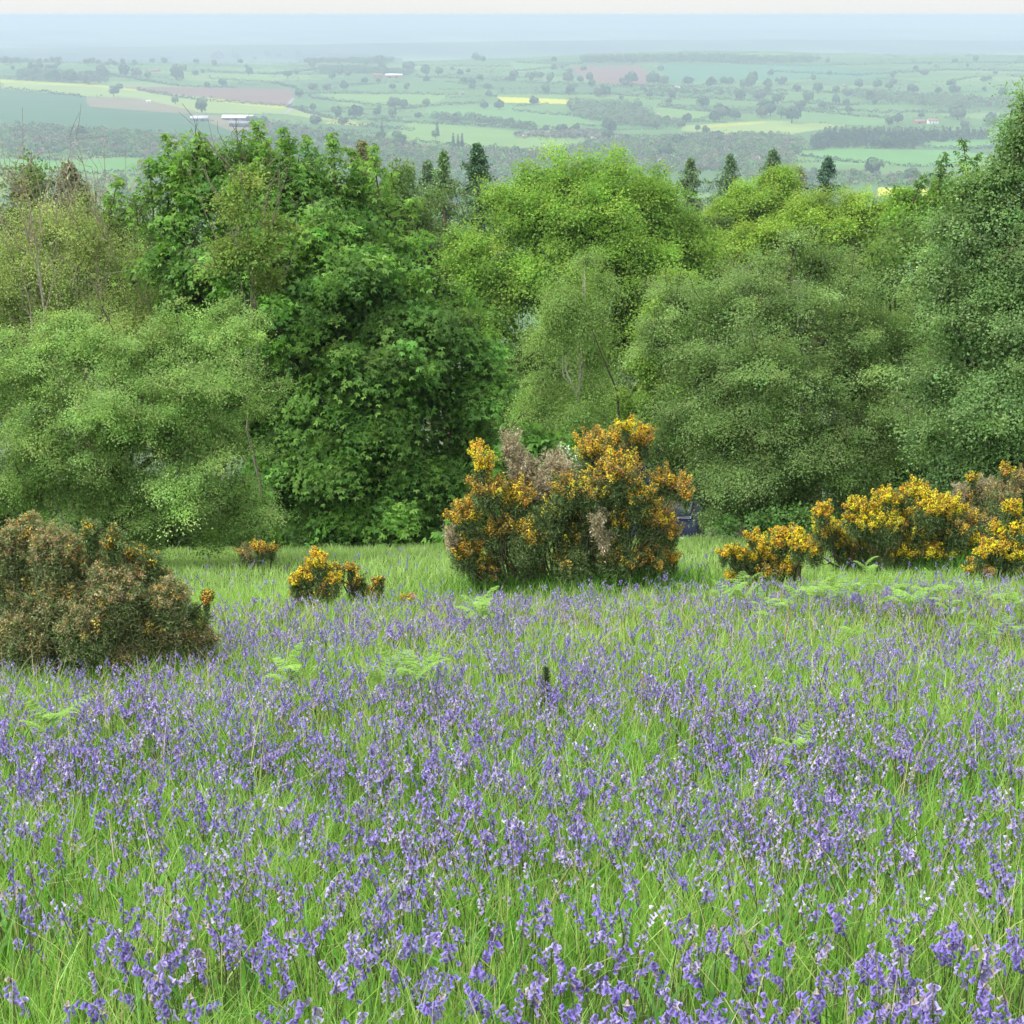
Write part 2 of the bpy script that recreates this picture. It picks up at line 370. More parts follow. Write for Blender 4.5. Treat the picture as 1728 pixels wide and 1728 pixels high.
col[vf] = np.where(n1[:, None] > .45, (.025, .05, .03), np.where(n1[:, None] < -.5, (.16, .22, .09), (.07, .13, .05)))
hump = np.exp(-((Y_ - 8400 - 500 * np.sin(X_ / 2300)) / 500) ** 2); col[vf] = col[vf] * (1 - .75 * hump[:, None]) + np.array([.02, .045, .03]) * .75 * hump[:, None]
soil = leaf_mat('land', 0, 0.9, 0.1, noise=.18, nscale=.012)
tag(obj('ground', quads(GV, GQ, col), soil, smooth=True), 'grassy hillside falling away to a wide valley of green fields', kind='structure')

# haze: the valley air
m, t = new_mat('haze_air'); pv = t.nodes.new('ShaderNodeVolumePrincipled'); pv.inputs['Density'].default_value = 2.2e-4
pv.inputs['Color'].default_value = (.485, .575, .70, 1); pv.inputs['Anisotropy'].default_value = 0.0
t.links.new(pv.outputs[0], t.nodes.new('ShaderNodeOutputMaterial').inputs['Volume'])
hx, hy0, hy1, hz0, hz1 = 13200, -60, 26400, float(Zg.min()) - 1, 2.0
hv = [(x, y, z) for x in (-hx, hx) for y in (hy0, hy1) for z in (hz0, hz1)]
hq = [(0, 1, 3, 2), (4, 6, 7, 5), (0, 4, 5, 1), (2, 3, 7, 6), (0, 2, 6, 4), (1, 5, 7, 3)]
tag(obj('haze', quads(hv, hq, np.ones((6, 3))), m), 'pale blue haze filling the valley air', kind='stuff')

# ================================================================== FAR: trees, hedges, woods, farms
print('far')
def far_tree_geo(w_, h_, colr, n=230, conifer=False):
    if conifer:
        z = R.uniform(.05, 1, n) ** 1.0; r = (1 - z) * w_ * .5 * R.uniform(.5, 1, n) + .3; a = R.uniform(0, 6.28, n)
        P = np.stack([r * np.cos(a), r * np.sin(a), z * h_], 1); out = norm(P - [0, 0, h_ * .4]); ls = 1.1
    else:
        k = 12; lc = sphere_dirs(k, -.8) * np.array([w_ * .27, w_ * .27, h_ * .25]) + np.array([0, 0, h_ * .47]); i = R.integers(k, size=n)
        rr = w_ * R.uniform(.16, .26, k); P = lc[i] + sphere_dirs(n, -.6) * (rr[i] * R.uniform(.7, 1.1, n))[:, None]; out = norm(P - [0, 0, h_ * .5]); ls = w_ * .15
        P[:, 2] = np.maximum(P[:, 2], h_ * .04)
    T = tints(colr, n, .2)
    g = leaves(P, norm(np.cross(out, R.normal(0, 1, (n, 3)))), out, ls * R.uniform(.8, 1.5, n), ls, T)
    return g
def trunk_geo(h_): return tube([(0, 0, -1), (0, 0, h_ * .3), (.2, .1, h_ * .65)], [h_ * .04, h_ * .03, .08], (.06, .05, .04), 5)
far_cols = [(.04, .09, .03), (.055, .12, .035), (.07, .14, .04), (.09, .12, .055), (.045, .10, .045)]
FT = []
for i, c in enumerate(far_cols * 2):
    wv = R.uniform(.85, 1.25)
    FT.append((mesh('crown', far_tree_geo(12 * wv, 11, c, 420), 'far'), mesh('trunk', trunk_geo(12), 'bark')))
FC = (mesh('crown', far_tree_geo(5.5, 14, (.018, .04, .028), 260, True), 'far'), mesh('trunk', trunk_geo(14), 'bark'))
FW = (mesh('crown', far_tree_geo(10, 7, (.42, .40, .34), 200), 'far'), mesh('trunk', trunk_geo(7), 'bark'))
def far_tree(px_, py_, wpx, kind='t', label=None, group='scattered field trees in the valley'):
    g = ground(px_, py_); s = wpx / F_PX * depth(g) / 12
    e = empty({'t': 'field_tree', 'c': 'conifer_tree', 'w': 'blossom_tree'}[kind], g, label, 'tree', group)
    src = FT[R.integers(len(FT))] if kind == 't' else (FC if kind == 'c' else FW)
    for nm, me in (('crown', src[0]), ('trunk', src[1])):
        o = bpy.data.objects.new(nm, me); C.objects.link(o); o.parent = e
    e.scale = (s, s, s * R.uniform(.9, 1.15)); e.rotation_euler.z = R.uniform(0, 6.28)
    return e
spec_trees = [
    (202, 152, 14, 'darker small round tree standing in the pale yellow-green strip field'), (192, 163, 20, 'bushy tree below its neighbour at the end of the pale strip field'),
    (296, 176, 15, 'thin pale tree on the strip field above the earth bank'), (340, 190, 24, 'rounded tree directly behind the left grey barn'),
    (300, 136, 24, 'large dark round tree above the brown ploughed field'), (367, 104, 22, 'broad tree on the far ridge right of the white house'),
    (600, 200, 26, 'big dark round tree in the green field right of the farm'), (567, 199, 22, 'bushy tree just left of the big dark field tree'),
    (1336, 208, 34, 'largest dark tree at the edge of the pale yellowish field'), (1616, 202, 26, 'round dark tree right of the white cottage'),
    (1474, 296, 36, 'tall pale budding tree in front of the bright green field'), (508, 188, 12, 'slim tree left of a pair below the road'),
    (527, 188, 14, 'slim paired tree below the winding road'), (575, 126, 16, 'dark compact tree left of the brick farm'),
    (296 + 1240, 306, 26, 'reddish budding tree at the lower right valley edge'),
]
for a, b, c, l in spec_trees: far_tree(a, b, c * 1.05, 't', l)
more = [(505, 165, 16), (528, 152, 16), (552, 152, 17), (580, 152, 18), (662, 152, 15), (687, 152, 15), (720, 129, 22), (532, 210, 20), (635, 197, 18), (665, 182, 22), (680, 184, 22),
        (720, 180, 18), (817, 184, 16), (842, 185, 20), (705, 200, 15), (735, 234, 18), (642, 236, 18), (670, 240, 22), (894, 137, 14), (929, 139, 19), (959, 139, 18), (979, 139, 14), (996, 139, 20),
        (1066, 141, 20), (1050, 142, 14), (1104, 143, 24), (1120, 144, 20), (1161, 144, 22), (1200, 146, 18), (1231, 144, 16), (1269, 149, 28), (1255, 150, 18), (921, 158, 22), (961, 160, 20),
        (1021, 162, 24), (1010, 163, 18), (1134, 167, 16), (1249, 169, 20), (1186, 182, 26), (1281, 170, 22), (1312, 176, 24), (1364, 174, 24), (1354, 182, 20), (1300, 196, 26), (1318, 200, 22), (1285, 198, 20),
        (1219, 200, 26), (1240, 203, 24), (1205, 205, 20), (1514, 208, 22), (1500, 211, 16), (1431, 191, 16), (1604, 148, 18), (1410, 160, 20), (1430, 164, 18), (1380, 158, 22), (1345, 155, 18),
        (1539, 300, 22), (1350, 300, 22), (1440, 300, 20), (452, 97, 12), (470, 98, 14), (505, 98, 16), (400, 101, 12), (430, 102, 10), (560, 100, 14), (804, 103, 18), (815, 105, 14), (1150, 215, 14), (1176, 222, 14), (1190, 226, 16),
        (1115, 120, 10), (1480, 150, 20), (1500, 152, 18), (1450, 150, 18), (1540, 158, 20), (985, 120, 10), (1640, 175, 20), (60, 130, 20), (90, 138, 24), (120, 140, 22), (150, 142, 22), (210, 128, 20), (230, 130, 22), (250, 133, 16),
        (740, 128, 18), (690, 120, 20), (640, 116, 22), (485, 132, 18), (420, 128, 16), (330, 128, 14), (1690, 165, 22), (1560, 128, 14), (1400, 128, 14), (1300, 128, 12), (1660, 140, 16)]
for a, b, c in more: far_tree(a, b, c * R.uniform(.85, 1.1), 't', 'small hazy green tree growing in the patchwork of valley fields', 'small hazy trees among the valley fields')
for a, b, c in [(765, 250, 14), (780, 250, 13), (773, 248, 12), (645, 234, 14), (738, 230, 13), (393 + 0, 97, 8)]: far_tree(a, b, c * 1.6, 'c', 'small dark conifer rising from the valley woodland', 'dark valley conifers')
for a, b, c in [(1000, 238, 14), (1040, 236, 14), (1140, 270, 16), (1115, 278, 18), (1390, 243, 14), (885, 234, 12), (640, 262, 14), (1110, 200, 14), (1425, 148, 10), (780, 160, 10), (240, 262, 14), (150, 262, 12), (60, 258, 12), (1280, 275, 16), (1130, 205, 12)]:
    far_tree(a, b, c * 1.1, 'w', 'whitish blossoming hawthorn in the valley hedgerows', 'white blossoming hawthorns in the valley')

def hedge(pts, label, hgt=2.6, wid=5.0, colr=(.028, .055, .028)):
    hgt *= 1.9
    P = [ground(*p) for p in pts]; S = []
    for a, b in zip(P[:-1], P[1:]):
        L = np.linalg.norm(b - a); n = max(2, int(L / 9)); t_ = np.linspace(0, 1, n, endpoint=False)[:, None]; S.append(a * (1 - t_) + b * t_)
    S = np.concatenate(S + [P[-1][None]]); S[:, 1] += 6 * np.sin(np.arange(len(S)) * .5)
    seg = np.linalg.norm(np.diff(S, axis=0), axis=1).sum(); n = int(min(7000, max(90, seg * 2.6)))
    t_ = R.uniform(0, len(S) - 1.001, n); i = t_.astype(int); f = (t_ - i)[:, None]; c = S[i] * (1 - f) + S[i + 1] * f
    hh = hgt * (1 + .35 * np.sin(t_ * 2.1) + .5 * (np.sin(t_ * .77 + 1) > .93))
    c[:, 0] += R.normal(0, wid * .3, n); c[:, 1] += R.normal(0, wid * .4, n)
    c[:, 2] = height(c[:, 0], c[:, 1]) + R.uniform(.1, 1, n) * hh
    g = leaves(c, sphere_dirs(n), sphere_dirs(n), R.uniform(1.4, 2.8, n), 1.9, tints(colr, n, .2))
    tag(obj('hedge', g, 'far', origin=P[0]), label, 'hedge', 'hedgerows dividing the valley fields')
hedges = [
    [(0, 150), (70, 156), (140, 164)], [(232, 153), (330, 169), (485, 181), (500, 184)], [(497, 161), (540, 158), (660, 159), (772, 161)], [(520, 166), (640, 179), (705, 180)],
    [(660, 187), (720, 180), (820, 173)], [(640, 205), (864, 216), (980, 232), (1050, 240)], [(500, 186), (560, 201), (640, 204)], [(560, 209), (700, 222)],
    [(864, 188), (960, 196), (1110, 216)], [(960, 186), (1060, 205), (1110, 215)], [(880, 141), (1100, 146), (1300, 153), (1480, 161)], [(900, 158), (1100, 162), (1300, 173), (1450, 179)],
    [(1110, 181), (1200, 189), (1330, 186), (1500, 201)], [(1300, 121), (1450, 128), (1600, 119), (1728, 121)], [(1150, 101), (1350, 112), (1500, 109), (1728, 107)], [(870, 106), (950, 110), (985, 108)],
    [(350, 121), (460, 126), (560, 113)], [(180, 126), (300, 146), (400, 149)], [(350, 133), (460, 140), (500, 150)], [(700, 131), (864, 136)], [(864, 121), (960, 112)], [(0, 107), (280, 105), (500, 105)],
    [(690, 111), (864, 113)], [(0, 268), (100, 270), (230, 266)], [(0, 295), (120, 294), (230, 291)], [(1345, 263), (1450, 276), (1540, 281), (1640, 283)], [(1400, 187), (1500, 191), (1620, 190)],
    [(1480, 315), (1560, 316), (1640, 312)], [(700, 240), (800, 250), (900, 262)], [(1560, 250), (1620, 252), (1672, 250)],
]
hl = ['edging the top of the dark green field', 'below the brown ploughed field', 'along the top of the light green field', 'along the bottom of the light green field', 'rising to the yellow rape field', 'long and curving across the middle green slope',
      'short, beside the two slim trees', 'short, below the big dark round tree', 'sloping under the yellow rape field', 'leading to the pale yellowish field', 'long, below the right brown field', 'long, lined with dark round trees', 'above the largest dark tree', 'winding over the upper right fields',
      'just under the long ridge wood', 'short, above the right brown field', 'short, left of the brick farm', 'above the left brown field', 'short and curved in the upper left fields', 'right of the brick farm', 'left of the right brown field', 'along the far left ridge', 'on the ridge right of the farm',
      'at the top of the lowest left field', 'between the two lowest left fields', 'along the bottom of the bright green field', 'below the white cottage', 'above the lowest yellow field', 'at the foot of the middle slope', 'right of the conifer belt']
for h_, l in zip(hedges, hl): hedge(h_, 'dark valley hedge ' + l, 2.6 if h_[0][1] < 215 else 2.0)

hp = hedge_pts[R.integers(len(hedge_pts), size=90000)] + R.normal(0, 1, (90000, 3)) * np.array([4, 5, 0]); hp[:, 2] = height(hp[:, 0], hp[:, 1]) + R.uniform(0, 1, 90000) * (2.6 + 3.2 * (np.sin(hp[:, 0] / 37 + hp[:, 1] / 53) > .55))
tag(obj('hedgerow_network', leaves(hp, sphere_dirs(90000), sphere_dirs(90000), R.uniform(1.6, 3.0, 90000), 2.0, mixt(far_cols, (1, 1, 1, 1, 1), 90000, .15)), 'far', origin=hp[0]), 'faint hedgerow network between the many small hazy fields', 'hedgerows', None, 'stuff')
tp = hedge_pts[R.choice(len(hedge_pts), 900, replace=False)]; qx, qy = project(tp[:, 0], tp[:, 1], tp[:, 2]); kk = np.where((qx > 5) & (qx < 1723) & (qy > 104) & (qy < 270))[0][:190]
for i in kk:
    far_tree(qx[i], qy[i], 17 * 2900 / tp[i, 1] * R.uniform(.6, 1.2), 't', 'small hazy green tree growing in the patchwork of valley fields', 'small hazy trees among the valley fields')
def wood(poly, label, spacing=11, hgt=11, cols_=far_cols, wts=(1, 1, 1, 1, 1), conifer=False, nq=56):
    poly = np.asarray(poly, float); P = np.array([ground(*p) for p in poly])[:, :2]
    lo, hi = P.min(0), P.max(0); xs = np.arange(lo[0], hi[0], spacing); ys = np.arange(lo[1], hi[1], spacing * 1.15); X2, Y2 = np.meshgrid(xs, ys)
    X2 = X2.ravel() + R.normal(0, spacing * .3, X2.size); Y2 = Y2.ravel() + R.normal(0, spacing * .3, Y2.size)
    k = in_poly(X2, Y2, P); X2, Y2 = X2[k], Y2[k]
    if len(X2) > 3200: s = R.choice(len(X2), 3200, replace=False); X2, Y2 = X2[s], Y2[s]
    n = len(X2)
    if n == 0: return
    Z2 = height(X2, Y2); ti = np.repeat(np.arange(n), nq); m_ = n * nq
    hh = hgt * R.uniform(.6, 1.2, n); ww = (hh * .38 + 1.2) * (.55 if conifer else 1)
    tc = mixt(cols_, wts, n, .15)
    if conifer:
        z = R.uniform(0.1, 1, m_); r = (1 - z) + .08; a = R.uniform(0, 6.28, m_); D = np.stack([r * np.cos(a) * ww[ti], r * np.sin(a) * ww[ti], z * hh[ti]], 1)
    else:
        dd = sphere_dirs(m_, -.35); bump = 1 + .25 * np.sin(dd[:, 0] * 5 + ti) * np.sin(dd[:, 2] * 6 + ti * 2)
        D = dd * np.stack([ww[ti], ww[ti], hh[ti] * .45], 1) * bump[:, None]; D[:, 2] += hh[ti] * .55
    Pq = np.stack([X2[ti], Y2[ti], Z2[ti]], 1) + D; o = norm(D * np.array([1, 1, .7]))
    g = leaves(Pq, norm(np.cross(o, R.normal(0, 1, (m_, 3)))), norm(o + R.normal(0, .3, (m_, 3))), R.uniform(1.8, 3.2, m_), 2.2, np.clip(tc[ti] * np.exp(R.normal(0, .15, (m_, 1))), .003, .9))
    tag(obj('wood', g, 'far', origin=(X2[0], Y2[0], Z2[0])), label, 'woodland', 'woods in the valley', 'stuff')
mixed = [(.07, .15, .04), (.10, .18, .05), (.12, .15, .07), (.15, .13, .09), (.05, .11, .04)]
wood([(0, 214), (200, 224), (380, 240), (470, 212), (560, 228), (650, 243), (760, 256), (870, 256), (985, 265), (1000, 300), (620, 305), (240, 296), (232, 266), (0, 264)], 'mixed spring woodland on the valley floor below the barns', 12, 9, mixed, (2, 2, 2, 1.3, 1.2))
wood([(0, 318), (240, 300), (620, 305), (1000, 300), (1000, 345), (0, 350)], 'low scrubby woodland at the foot of the hill', 14, 9, mixed, (2, 2, 1.5, 1, 1))
wood([(850, 268), (960, 252), (1000, 242), (1080, 238), (1150, 232), (1300, 230), (1362, 240), (1346, 262), (1340, 288), (1200, 288), (1100, 292), (850, 292)], 'mixed woodland with brownish crowns left of the bright green field', 12, 9, mixed, (2, 2, 2, 1.5, 1))
wood([(1370, 240), (1400, 226), (1665, 228), (1670, 236), (1560, 242), (1540, 252), (1450, 249), (1365, 254)], 'dark conifer belt above the bright green field', 9, 13, [(.04, .085, .04), (.055, .11, .045)], (1, 1), True)
wood([(0, 96), (120, 92), (230, 95), (290, 98), (290, 104), (0, 107)], 'dark wood along the left end of the far ridge', 15, 15)
wood([(500, 96), (560, 93), (640, 95), (680, 103), (660, 112), (520, 108)], 'rounded wood on the ridge above the brick farm', 14, 14)
wood([(980, 101), (1100, 98), (1150, 97), (1380, 101), (1385, 107), (1120, 108), (985, 109)], 'long even wood along the ridge skyline', 14, 15)
wood([(30, 122), (180, 130), (180, 143), (30, 138)], 'hazy copse above the pale strip field', 14, 11)
wood([(960, 172), (1080, 180), (1100, 198), (1150, 213), (1085, 217), (1000, 206), (960, 188)], 'triangular copse right of the yellow rape field', 12, 10, mixed, (2, 2, 1.5, 1, 1))
wood([(1440, 156), (1560, 164), (1728, 172), (1728, 187), (1560, 182), (1440, 168)], 'broken woodland strip on the right-hand fields', 13, 11, mixed, (2, 2, 2, 1, 1))
wood([(730, 198), (800, 200), (905, 216), (900, 221), (790, 209), (730, 206)], 'narrow wooded strip across the middle slope', 12, 11)
wood([(1000, 222), (1060, 232), (1080, 240), (1010, 238), (870, 232), (870, 226)], 'pinkish hawthorn scrub along the middle slope', 12, 6, [(.12, .12, .08), (.2, .18, .14), (.06, .09, .04)], (1, 1, 1))
wood([(1230, 292), (1340, 290), (1480, 296), (1640, 300), (1700, 316), (1470, 314), (1230, 330)], 'hedgy scrub in front of the bright green field', 13, 7, mixed, (2, 2, 2, 1, 1))
wood([(540, 114), (620, 116), (700, 124), (690, 130), (600, 126), (540, 126)], 'small wood left of the brick farm', 14, 11)
wood([(1080, 150), (1300, 158), (1330, 164), (1200, 163), (1080, 160)], 'thin line of trees across the upper right fields', 17, 9)

# farm buildings ----------------------------------------------------
MB = dict(white=plain_mat('painted_white_wall', (.8, .8, .77)), brick=plain_mat('red_brick', (.36, .17, .12), nscale=2), grey=plain_mat('grey_sheet_roof', (.42, .45, .48), .5, 0, .4),
          slate=plain_mat('slate_roof', (.18, .19, .22), .6), dark=plain_mat('dark_opening', (.03, .032, .035), .4), tile=plain_mat('brown_tile_roof', (.25, .14, .1)),
          lroof=plain_mat('pale_sheet_roof', (.8, .82, .84), .45), timber=plain_mat('grey_timber_cladding', (.17, .17, .18)), glassw=plain_mat('window_glass', (.05, .06, .07), .1))
def box_geo(x0, x1, y0, y1, z0, z1):
    v = [(x, y, z) for x in (x0, x1) for y in (y0, y1) for z in (z0, z1)]
    return quads(v, [(0, 1, 3, 2), (4, 6, 7, 5), (0, 4, 5, 1), (2, 3, 7, 6), (0, 2, 6, 4), (1, 5, 7, 3)], np.ones((6, 3)))
def house(name, px_, py_, L, Wd, H, rh, wall, roof, label, rot=0., doors=(), wins=(), chim=0, cat='building', lean=False):
    g = ground(px_, py_); e = empty(name, (g[0], g[1], g[2] - .3), label, cat, 'farm buildings across the valley')
    e.rotation_euler.z = rot; hl_, hw = L / 2, Wd / 2
    H = H + .3
    v = [(-hl_, -hw, 0), (hl_, -hw, 0), (hl_, hw, 0), (-hl_, hw, 0), (-hl_, -hw, H), (hl_, -hw, H), (hl_, hw, H), (-hl_, hw, H), (-hl_, 0, H + rh), (hl_, 0, H + rh)]
    q = [(0, 1, 5, 4), (2, 3, 7, 6), (1, 2, 6, 5), (3, 0, 4, 7), (5, 6, 9, 9), (7, 4, 8, 8)]
    me = bpy.data.meshes.new('wall'); me.from_pydata(v, [], [f if f[2] != f[3] else f[:3] for f in q]); me.materials.append(MB[wall])
    o = bpy.data.objects.new('wall', me); C.objects.link(o); o.parent = e
    oh = .5; sl = rh / hw; rparts = []
    for s in (-1, 1):
        a = [(-hl_ - oh, s * (hw + oh), H - oh * sl), (hl_ + oh, s * (hw + oh), H - oh * sl), (hl_ + oh, 0, H + rh + .02), (-hl_ - oh, 0, H + rh + .02)]
        b = [(x, y, z + .25) for x, y, z in a]
        rparts.append(quads(a + b, [(3, 2, 1, 0), (4, 5, 6, 7), (0, 1, 5, 4), (1, 2, 6, 5), (2, 3, 7, 6), (3, 0, 4, 7)], np.ones((6, 3))))
    rf = obj('roof', join(rparts), MB[roof], e)
    for k in range(chim):
        xx = (-.35 + .7 * k) * L; obj('chimney', box_geo(xx - .5, xx + .5, -.4, .4, H + rh - .6, H + rh + 1.3), MB['brick'], rf)
    for (x0, x1, z1) in doors: obj('door', box_geo(x0, x1, -hw - .12, -hw + .05, .05, z1), MB['dark'], e)
    for (x0, z0) in wins:
        obj('window', box_geo(x0 - .6, x0 + .6, -hw - .1, -hw + .05, z0, z0 + 1.3), MB['glassw'], e)
    return e
house('barn', 337, 204, 28, 15, 4.5, 3.5, 'timber', 'grey', 'low grey-roofed barn beside the earth yard, left of the longer one', .1, [(-8, -2, 4), (3, 9, 4)])
house('barn', 402, 203, 50, 16, 4.5, 4, 'timber', 'lroof', 'longest pale-roofed farm shed above the sycamore top', -.05, [(-20, -12, 4.2), (-8, 2, 4.2), (6, 14, 4.2)])
house('barn', 410, 214, 40, 12, 5.5, 3, 'dark', 'slate', 'dark open-fronted shed below the longest pale-roofed one', -.05, [(-14, -6, 4.4), (-2, 6, 4.4)])
house('farmhouse', 638, 132, 22, 10, 7, 4, 'brick', 'tile', 'red brick farmhouse beside the bright white-roofed barn', .1, [(-1, 1, 2.4)], [(-7, 1.5), (6, 1.5), (-7, 4.6), (0, 4.6), (6, 4.6)], 2)
house('barn', 665, 131, 40, 15, 6, 3, 'brick', 'lroof', 'brick barn with a bright white roof right of the farmhouse', 0, [(-13, -6, 4.5), (2, 10, 4.5)])
house('cottage', 278, 104, 20, 9, 8, 4, 'white', 'slate', 'white gabled house on the far left ridge', 1.2, [(-1, 1, 2.4)], [(-6, 1.5), (5, 1.5), (-6, 4.6), (5, 4.6)], 2)
house('cottage', 1574, 209, 18, 8, 5.5, 3, 'white', 'tile', 'white cottage with brown roof beside the dark round tree', .15, [(-1, .6, 2.2)], [(-6, 1.2), (4, 1.2), (-6, 3.6), (0, 3.6), (5, 3.6)], 1)
house('barn', 1552, 208, 22, 9, 3.5, 2.5, 'brick', 'tile', 'low reddish outbuilding left of the white cottage', .1, [(-4, 0, 2.8)])
house('shed', 251, 173, 8, 4, 3, .8, 'white', 'lroof', 'small white shed alone on the earth bank', 0, [(-1, 1, 2)])
house('shed', 1143, 148, 12, 6, 3.5, 1.5, 'white', 'tile', 'tiny pale shed among the upper right field trees', 0, [(-2, 0, 2.4)])
house('cottage', 262, 121, 24, 9, 4, 3, 'brick', 'tile', 'low red-roofed cottage below the white gabled house', .1, [(-1, 1, 2.2)], [(-6, 1.3), (6, 1.3)], 1)
house('cottage', 292, 246, 12, 8, 5, 3, 'white', 'tile', 'pale house half hidden behind the sycamore top', .3, [(-1, 1, 2.2)], [(-3, 1.3), (3, 1.3)], 1)
house('shed', 668, 262 + 10, 10, 6, 3, 1.2, 'white', 'grey', 'small white shed in the valley woodland behind the larches', .1, [(-2, 0, 2.2)])
# winding lane by the hedge trees
lane = [ground(*p) for p in [(482, 192), (492, 183), (488, 174), (495, 166)]]
lp = []
for i in range(len(lane) - 1):
    for k in range(6): lp.append(lane[i] * (1 - k / 6) + lane[i + 1] * k / 6)
lp.append(lane[-1]); lp = np.array(lp); lv = np.concatenate([lp + [-3.5, 0, 0], lp + [3.5, 0, 0]]); lv[:, 2] = height(lv[:, 0], lv[:, 1]) + .25
nl = len(lp); tag(obj('road', quads(lv, [(i, i + nl, i + nl + 1, i + 1) for i in range(nl - 1)], np.ones((nl - 1, 3))), plain_mat('asphalt', (.2, .2, .2))), 'pale lane winding between the hedges', kind='structure')

# ================================================================== MID DISTANCE TREES
print('mid trees')
OAK = [(.14, .25, .045), (.18, .29, .055), (.11, .21, .04)]
build_tree('oak_tree', 'big round yellow-green oak standing tallest behind the meadow trees', 'tree',
           [(960, 345, 92, 0), (880, 385, 75, -1), (1060, 360, 88, 0), (1130, 410, 80, -.5), (800, 440, 65, -1), (860, 480, 75, -2), (960, 460, 95, -2.2), (1070, 480, 90, -2), (1160, 470, 60, -1), (820, 530, 70, -1.5), (950, 590, 90, -1), (1060, 580, 80, -1), (1020, 320, 62, 0), (905, 320, 55, 0), (1105, 335, 50, 0), (1160, 400, 44, 0), (985, 312, 46, .5), (850, 350, 46, .3), (770, 410, 38, 0), (1180, 450, 40, 0), (970, 400, 90, -1.5), (1060, 420, 90, -1.5)],
           50, (980, 900), OAK, (2, 1.4, 1.2), 'broad', 190000, .08, .40, 34, subs=16, sub_r=.33, trunk_r=.45, flat=.5, dv=.17, loose=.15, bough=.6)
LIME = [(.17, .27, .045), (.20, .30, .055), (.14, .24, .045)]
build_tree('lime_tree', 'lime-green tree peeking above the dull willow, left one of two', 'tree', [(1235, 350, 34, 0), (1305, 310, 34, 0), (1270, 355, 42, -1), (1220, 385, 38, -1), (1310, 350, 36, 0)], 74, (1260, 700), LIME, (1, 1, 2), 'broad', 60000, .10, .42, 30, loose=.4, trunk_r=.3, base_d=74)
build_tree('lime_tree', 'brightest lime-yellow broad tree directly above the dull willow', 'tree', [(1370, 372, 50, 0), (1300, 392, 42, -1), (1440, 368, 44, 0), (1400, 420, 60, -1), (1480, 370, 40, 0), (1250, 420, 40, -1), (1320, 430, 50, -1), (1460, 430, 55, -1)], 62, (1370, 800), LIME, (2, 2, 1), 'broad', 80000, .085, .38, 30, loose=.4, trunk_r=.3)
build_tree('broadleaf_tree', 'darker green tree right of the lime-yellow one under the yellow field', 'tree', [(1530, 350, 40, 0), (1570, 380, 45, 0), (1520, 410, 45, -1), (1590, 330, 32, 0)], 58, (1540, 800), [(.09, .19, .03), (.13, .23, .04)], (1, 1), 'broad', 24000, .11, .4, 26, trunk_r=.25)
def conifer(px_, top_py, wpx, d, label, colr=(.055, .09, .04), span=260, droop=.25, bare=0.0, n=14000, group='conifer tops behind the sycamore and oak'):
    tip = at(px_, top_py, d); s = depth(tip) / F_PX; H = span * s * 1.0; base = tip - UP * H; base[2] = min(base[2], float(height(tip[0], d)) + .0)
    H = tip[2] - base[2]; vis = min(H, span * s * 1.3)
    k = 230; z = R.uniform(0, 1, k) ** 1.3; a = R.uniform(0, 6.28, k); zp = z * vis / s; r = np.minimum(2 + zp * .62, wpx * (.42 + zp * .0022)) * s * R.uniform(.3, 1.45, k)
    st = tip - UP * (z * vis)[:, None]; dr = np.stack([np.cos(a), np.sin(a), R.uniform(-.25, .35, k)], 1); en = st + dr * r[:, None]; en[:, 2] -= droop * r
    parts = [tube([base - UP * .3, base + UP * H * .6, tip], [H * .012 + .05, H * .008 + .03, .012], (.22, .18, .13), 6)]
    for i in range(k): parts.append(tube(np.array([st[i], (st[i] + en[i]) / 2 + UP * .04, en[i]]), [.02, .013, .004], (.20, .17, .11), 3))
    m_ = int(n * (1 - bare)); i = R.integers(k, size=m_); f = R.uniform(.1, 1.05, m_)[:, None]; P = st[i] * (1 - f) + en[i] * f + R.normal(0, .07, (m_, 3)) * (1 + r[i][:, None] * .3); P[:, 2] -= R.uniform(0, .16, m_)
    g = leaves(P, norm(dr[i] * .5 + R.normal(0, .5, (m_, 3)) - UP * .4), sphere_dirs(m_), R.uniform(.10, .22, m_), .06, tints(np.array(colr) * 2.3, m_, .28))
    e = empty('conifer_tree', base, label, 'tree', group); obj('trunk', join(parts), 'bark', e, origin=base); obj('crown', g, 'needle', e, origin=base)
conifer(805, 246, 62, 70, 'darkest pointed conifer left of the round oak', (.035, .075, .035))
conifer(748, 258, 85, 66, 'sparse larch with a pale bare trunk left of the dark pointed conifer', (.07, .12, .045), bare=.35)
conifer(688, 282, 60, 68, 'greenish conifer top just right of the sycamore', (.07, .12, .05), bare=.1)
conifer(722, 275, 46, 72, 'slim conifer between the sycamore and the pale larch', (.06, .10, .05))
conifer(652, 300, 60, 64, 'dull conifer against the right edge of the sycamore top', (.06, .10, .05))
conifer(612, 242, 40, 60, 'brown-tipped spruce poking above the sycamore crown', (.10, .11, .05), bare=.3)
conifer(1165, 270, 60, 80, 'conifer top at the right shoulder of the oak', (.06, .10, .045))
conifer(1232, 264, 66, 85, 'ragged conifer top above the left lime-green tree', (.055, .095, .045), bare=.15)
conifer(1305, 254, 70, 90, 'conifer tip directly behind the left lime-green tree', (.06, .10, .05))
conifer(1398, 266, 62, 84, 'dark triangular spruce standing alone above the lime-yellow tree', (.03, .065, .04))
conifer(48, 285, 50, 46, 'brownish spruce tip at the far left edge', (.08, .10, .055), bare=.05)
conifer(116, 280, 64, 44, 'brownish spruce tip above the pale willow', (.09, .10, .055), bare=.05)
conifer(1350, 280, 30, 88, 'thin bare conifer stem beside the left lime-green tree', (.09, .10, .07), bare=.7)

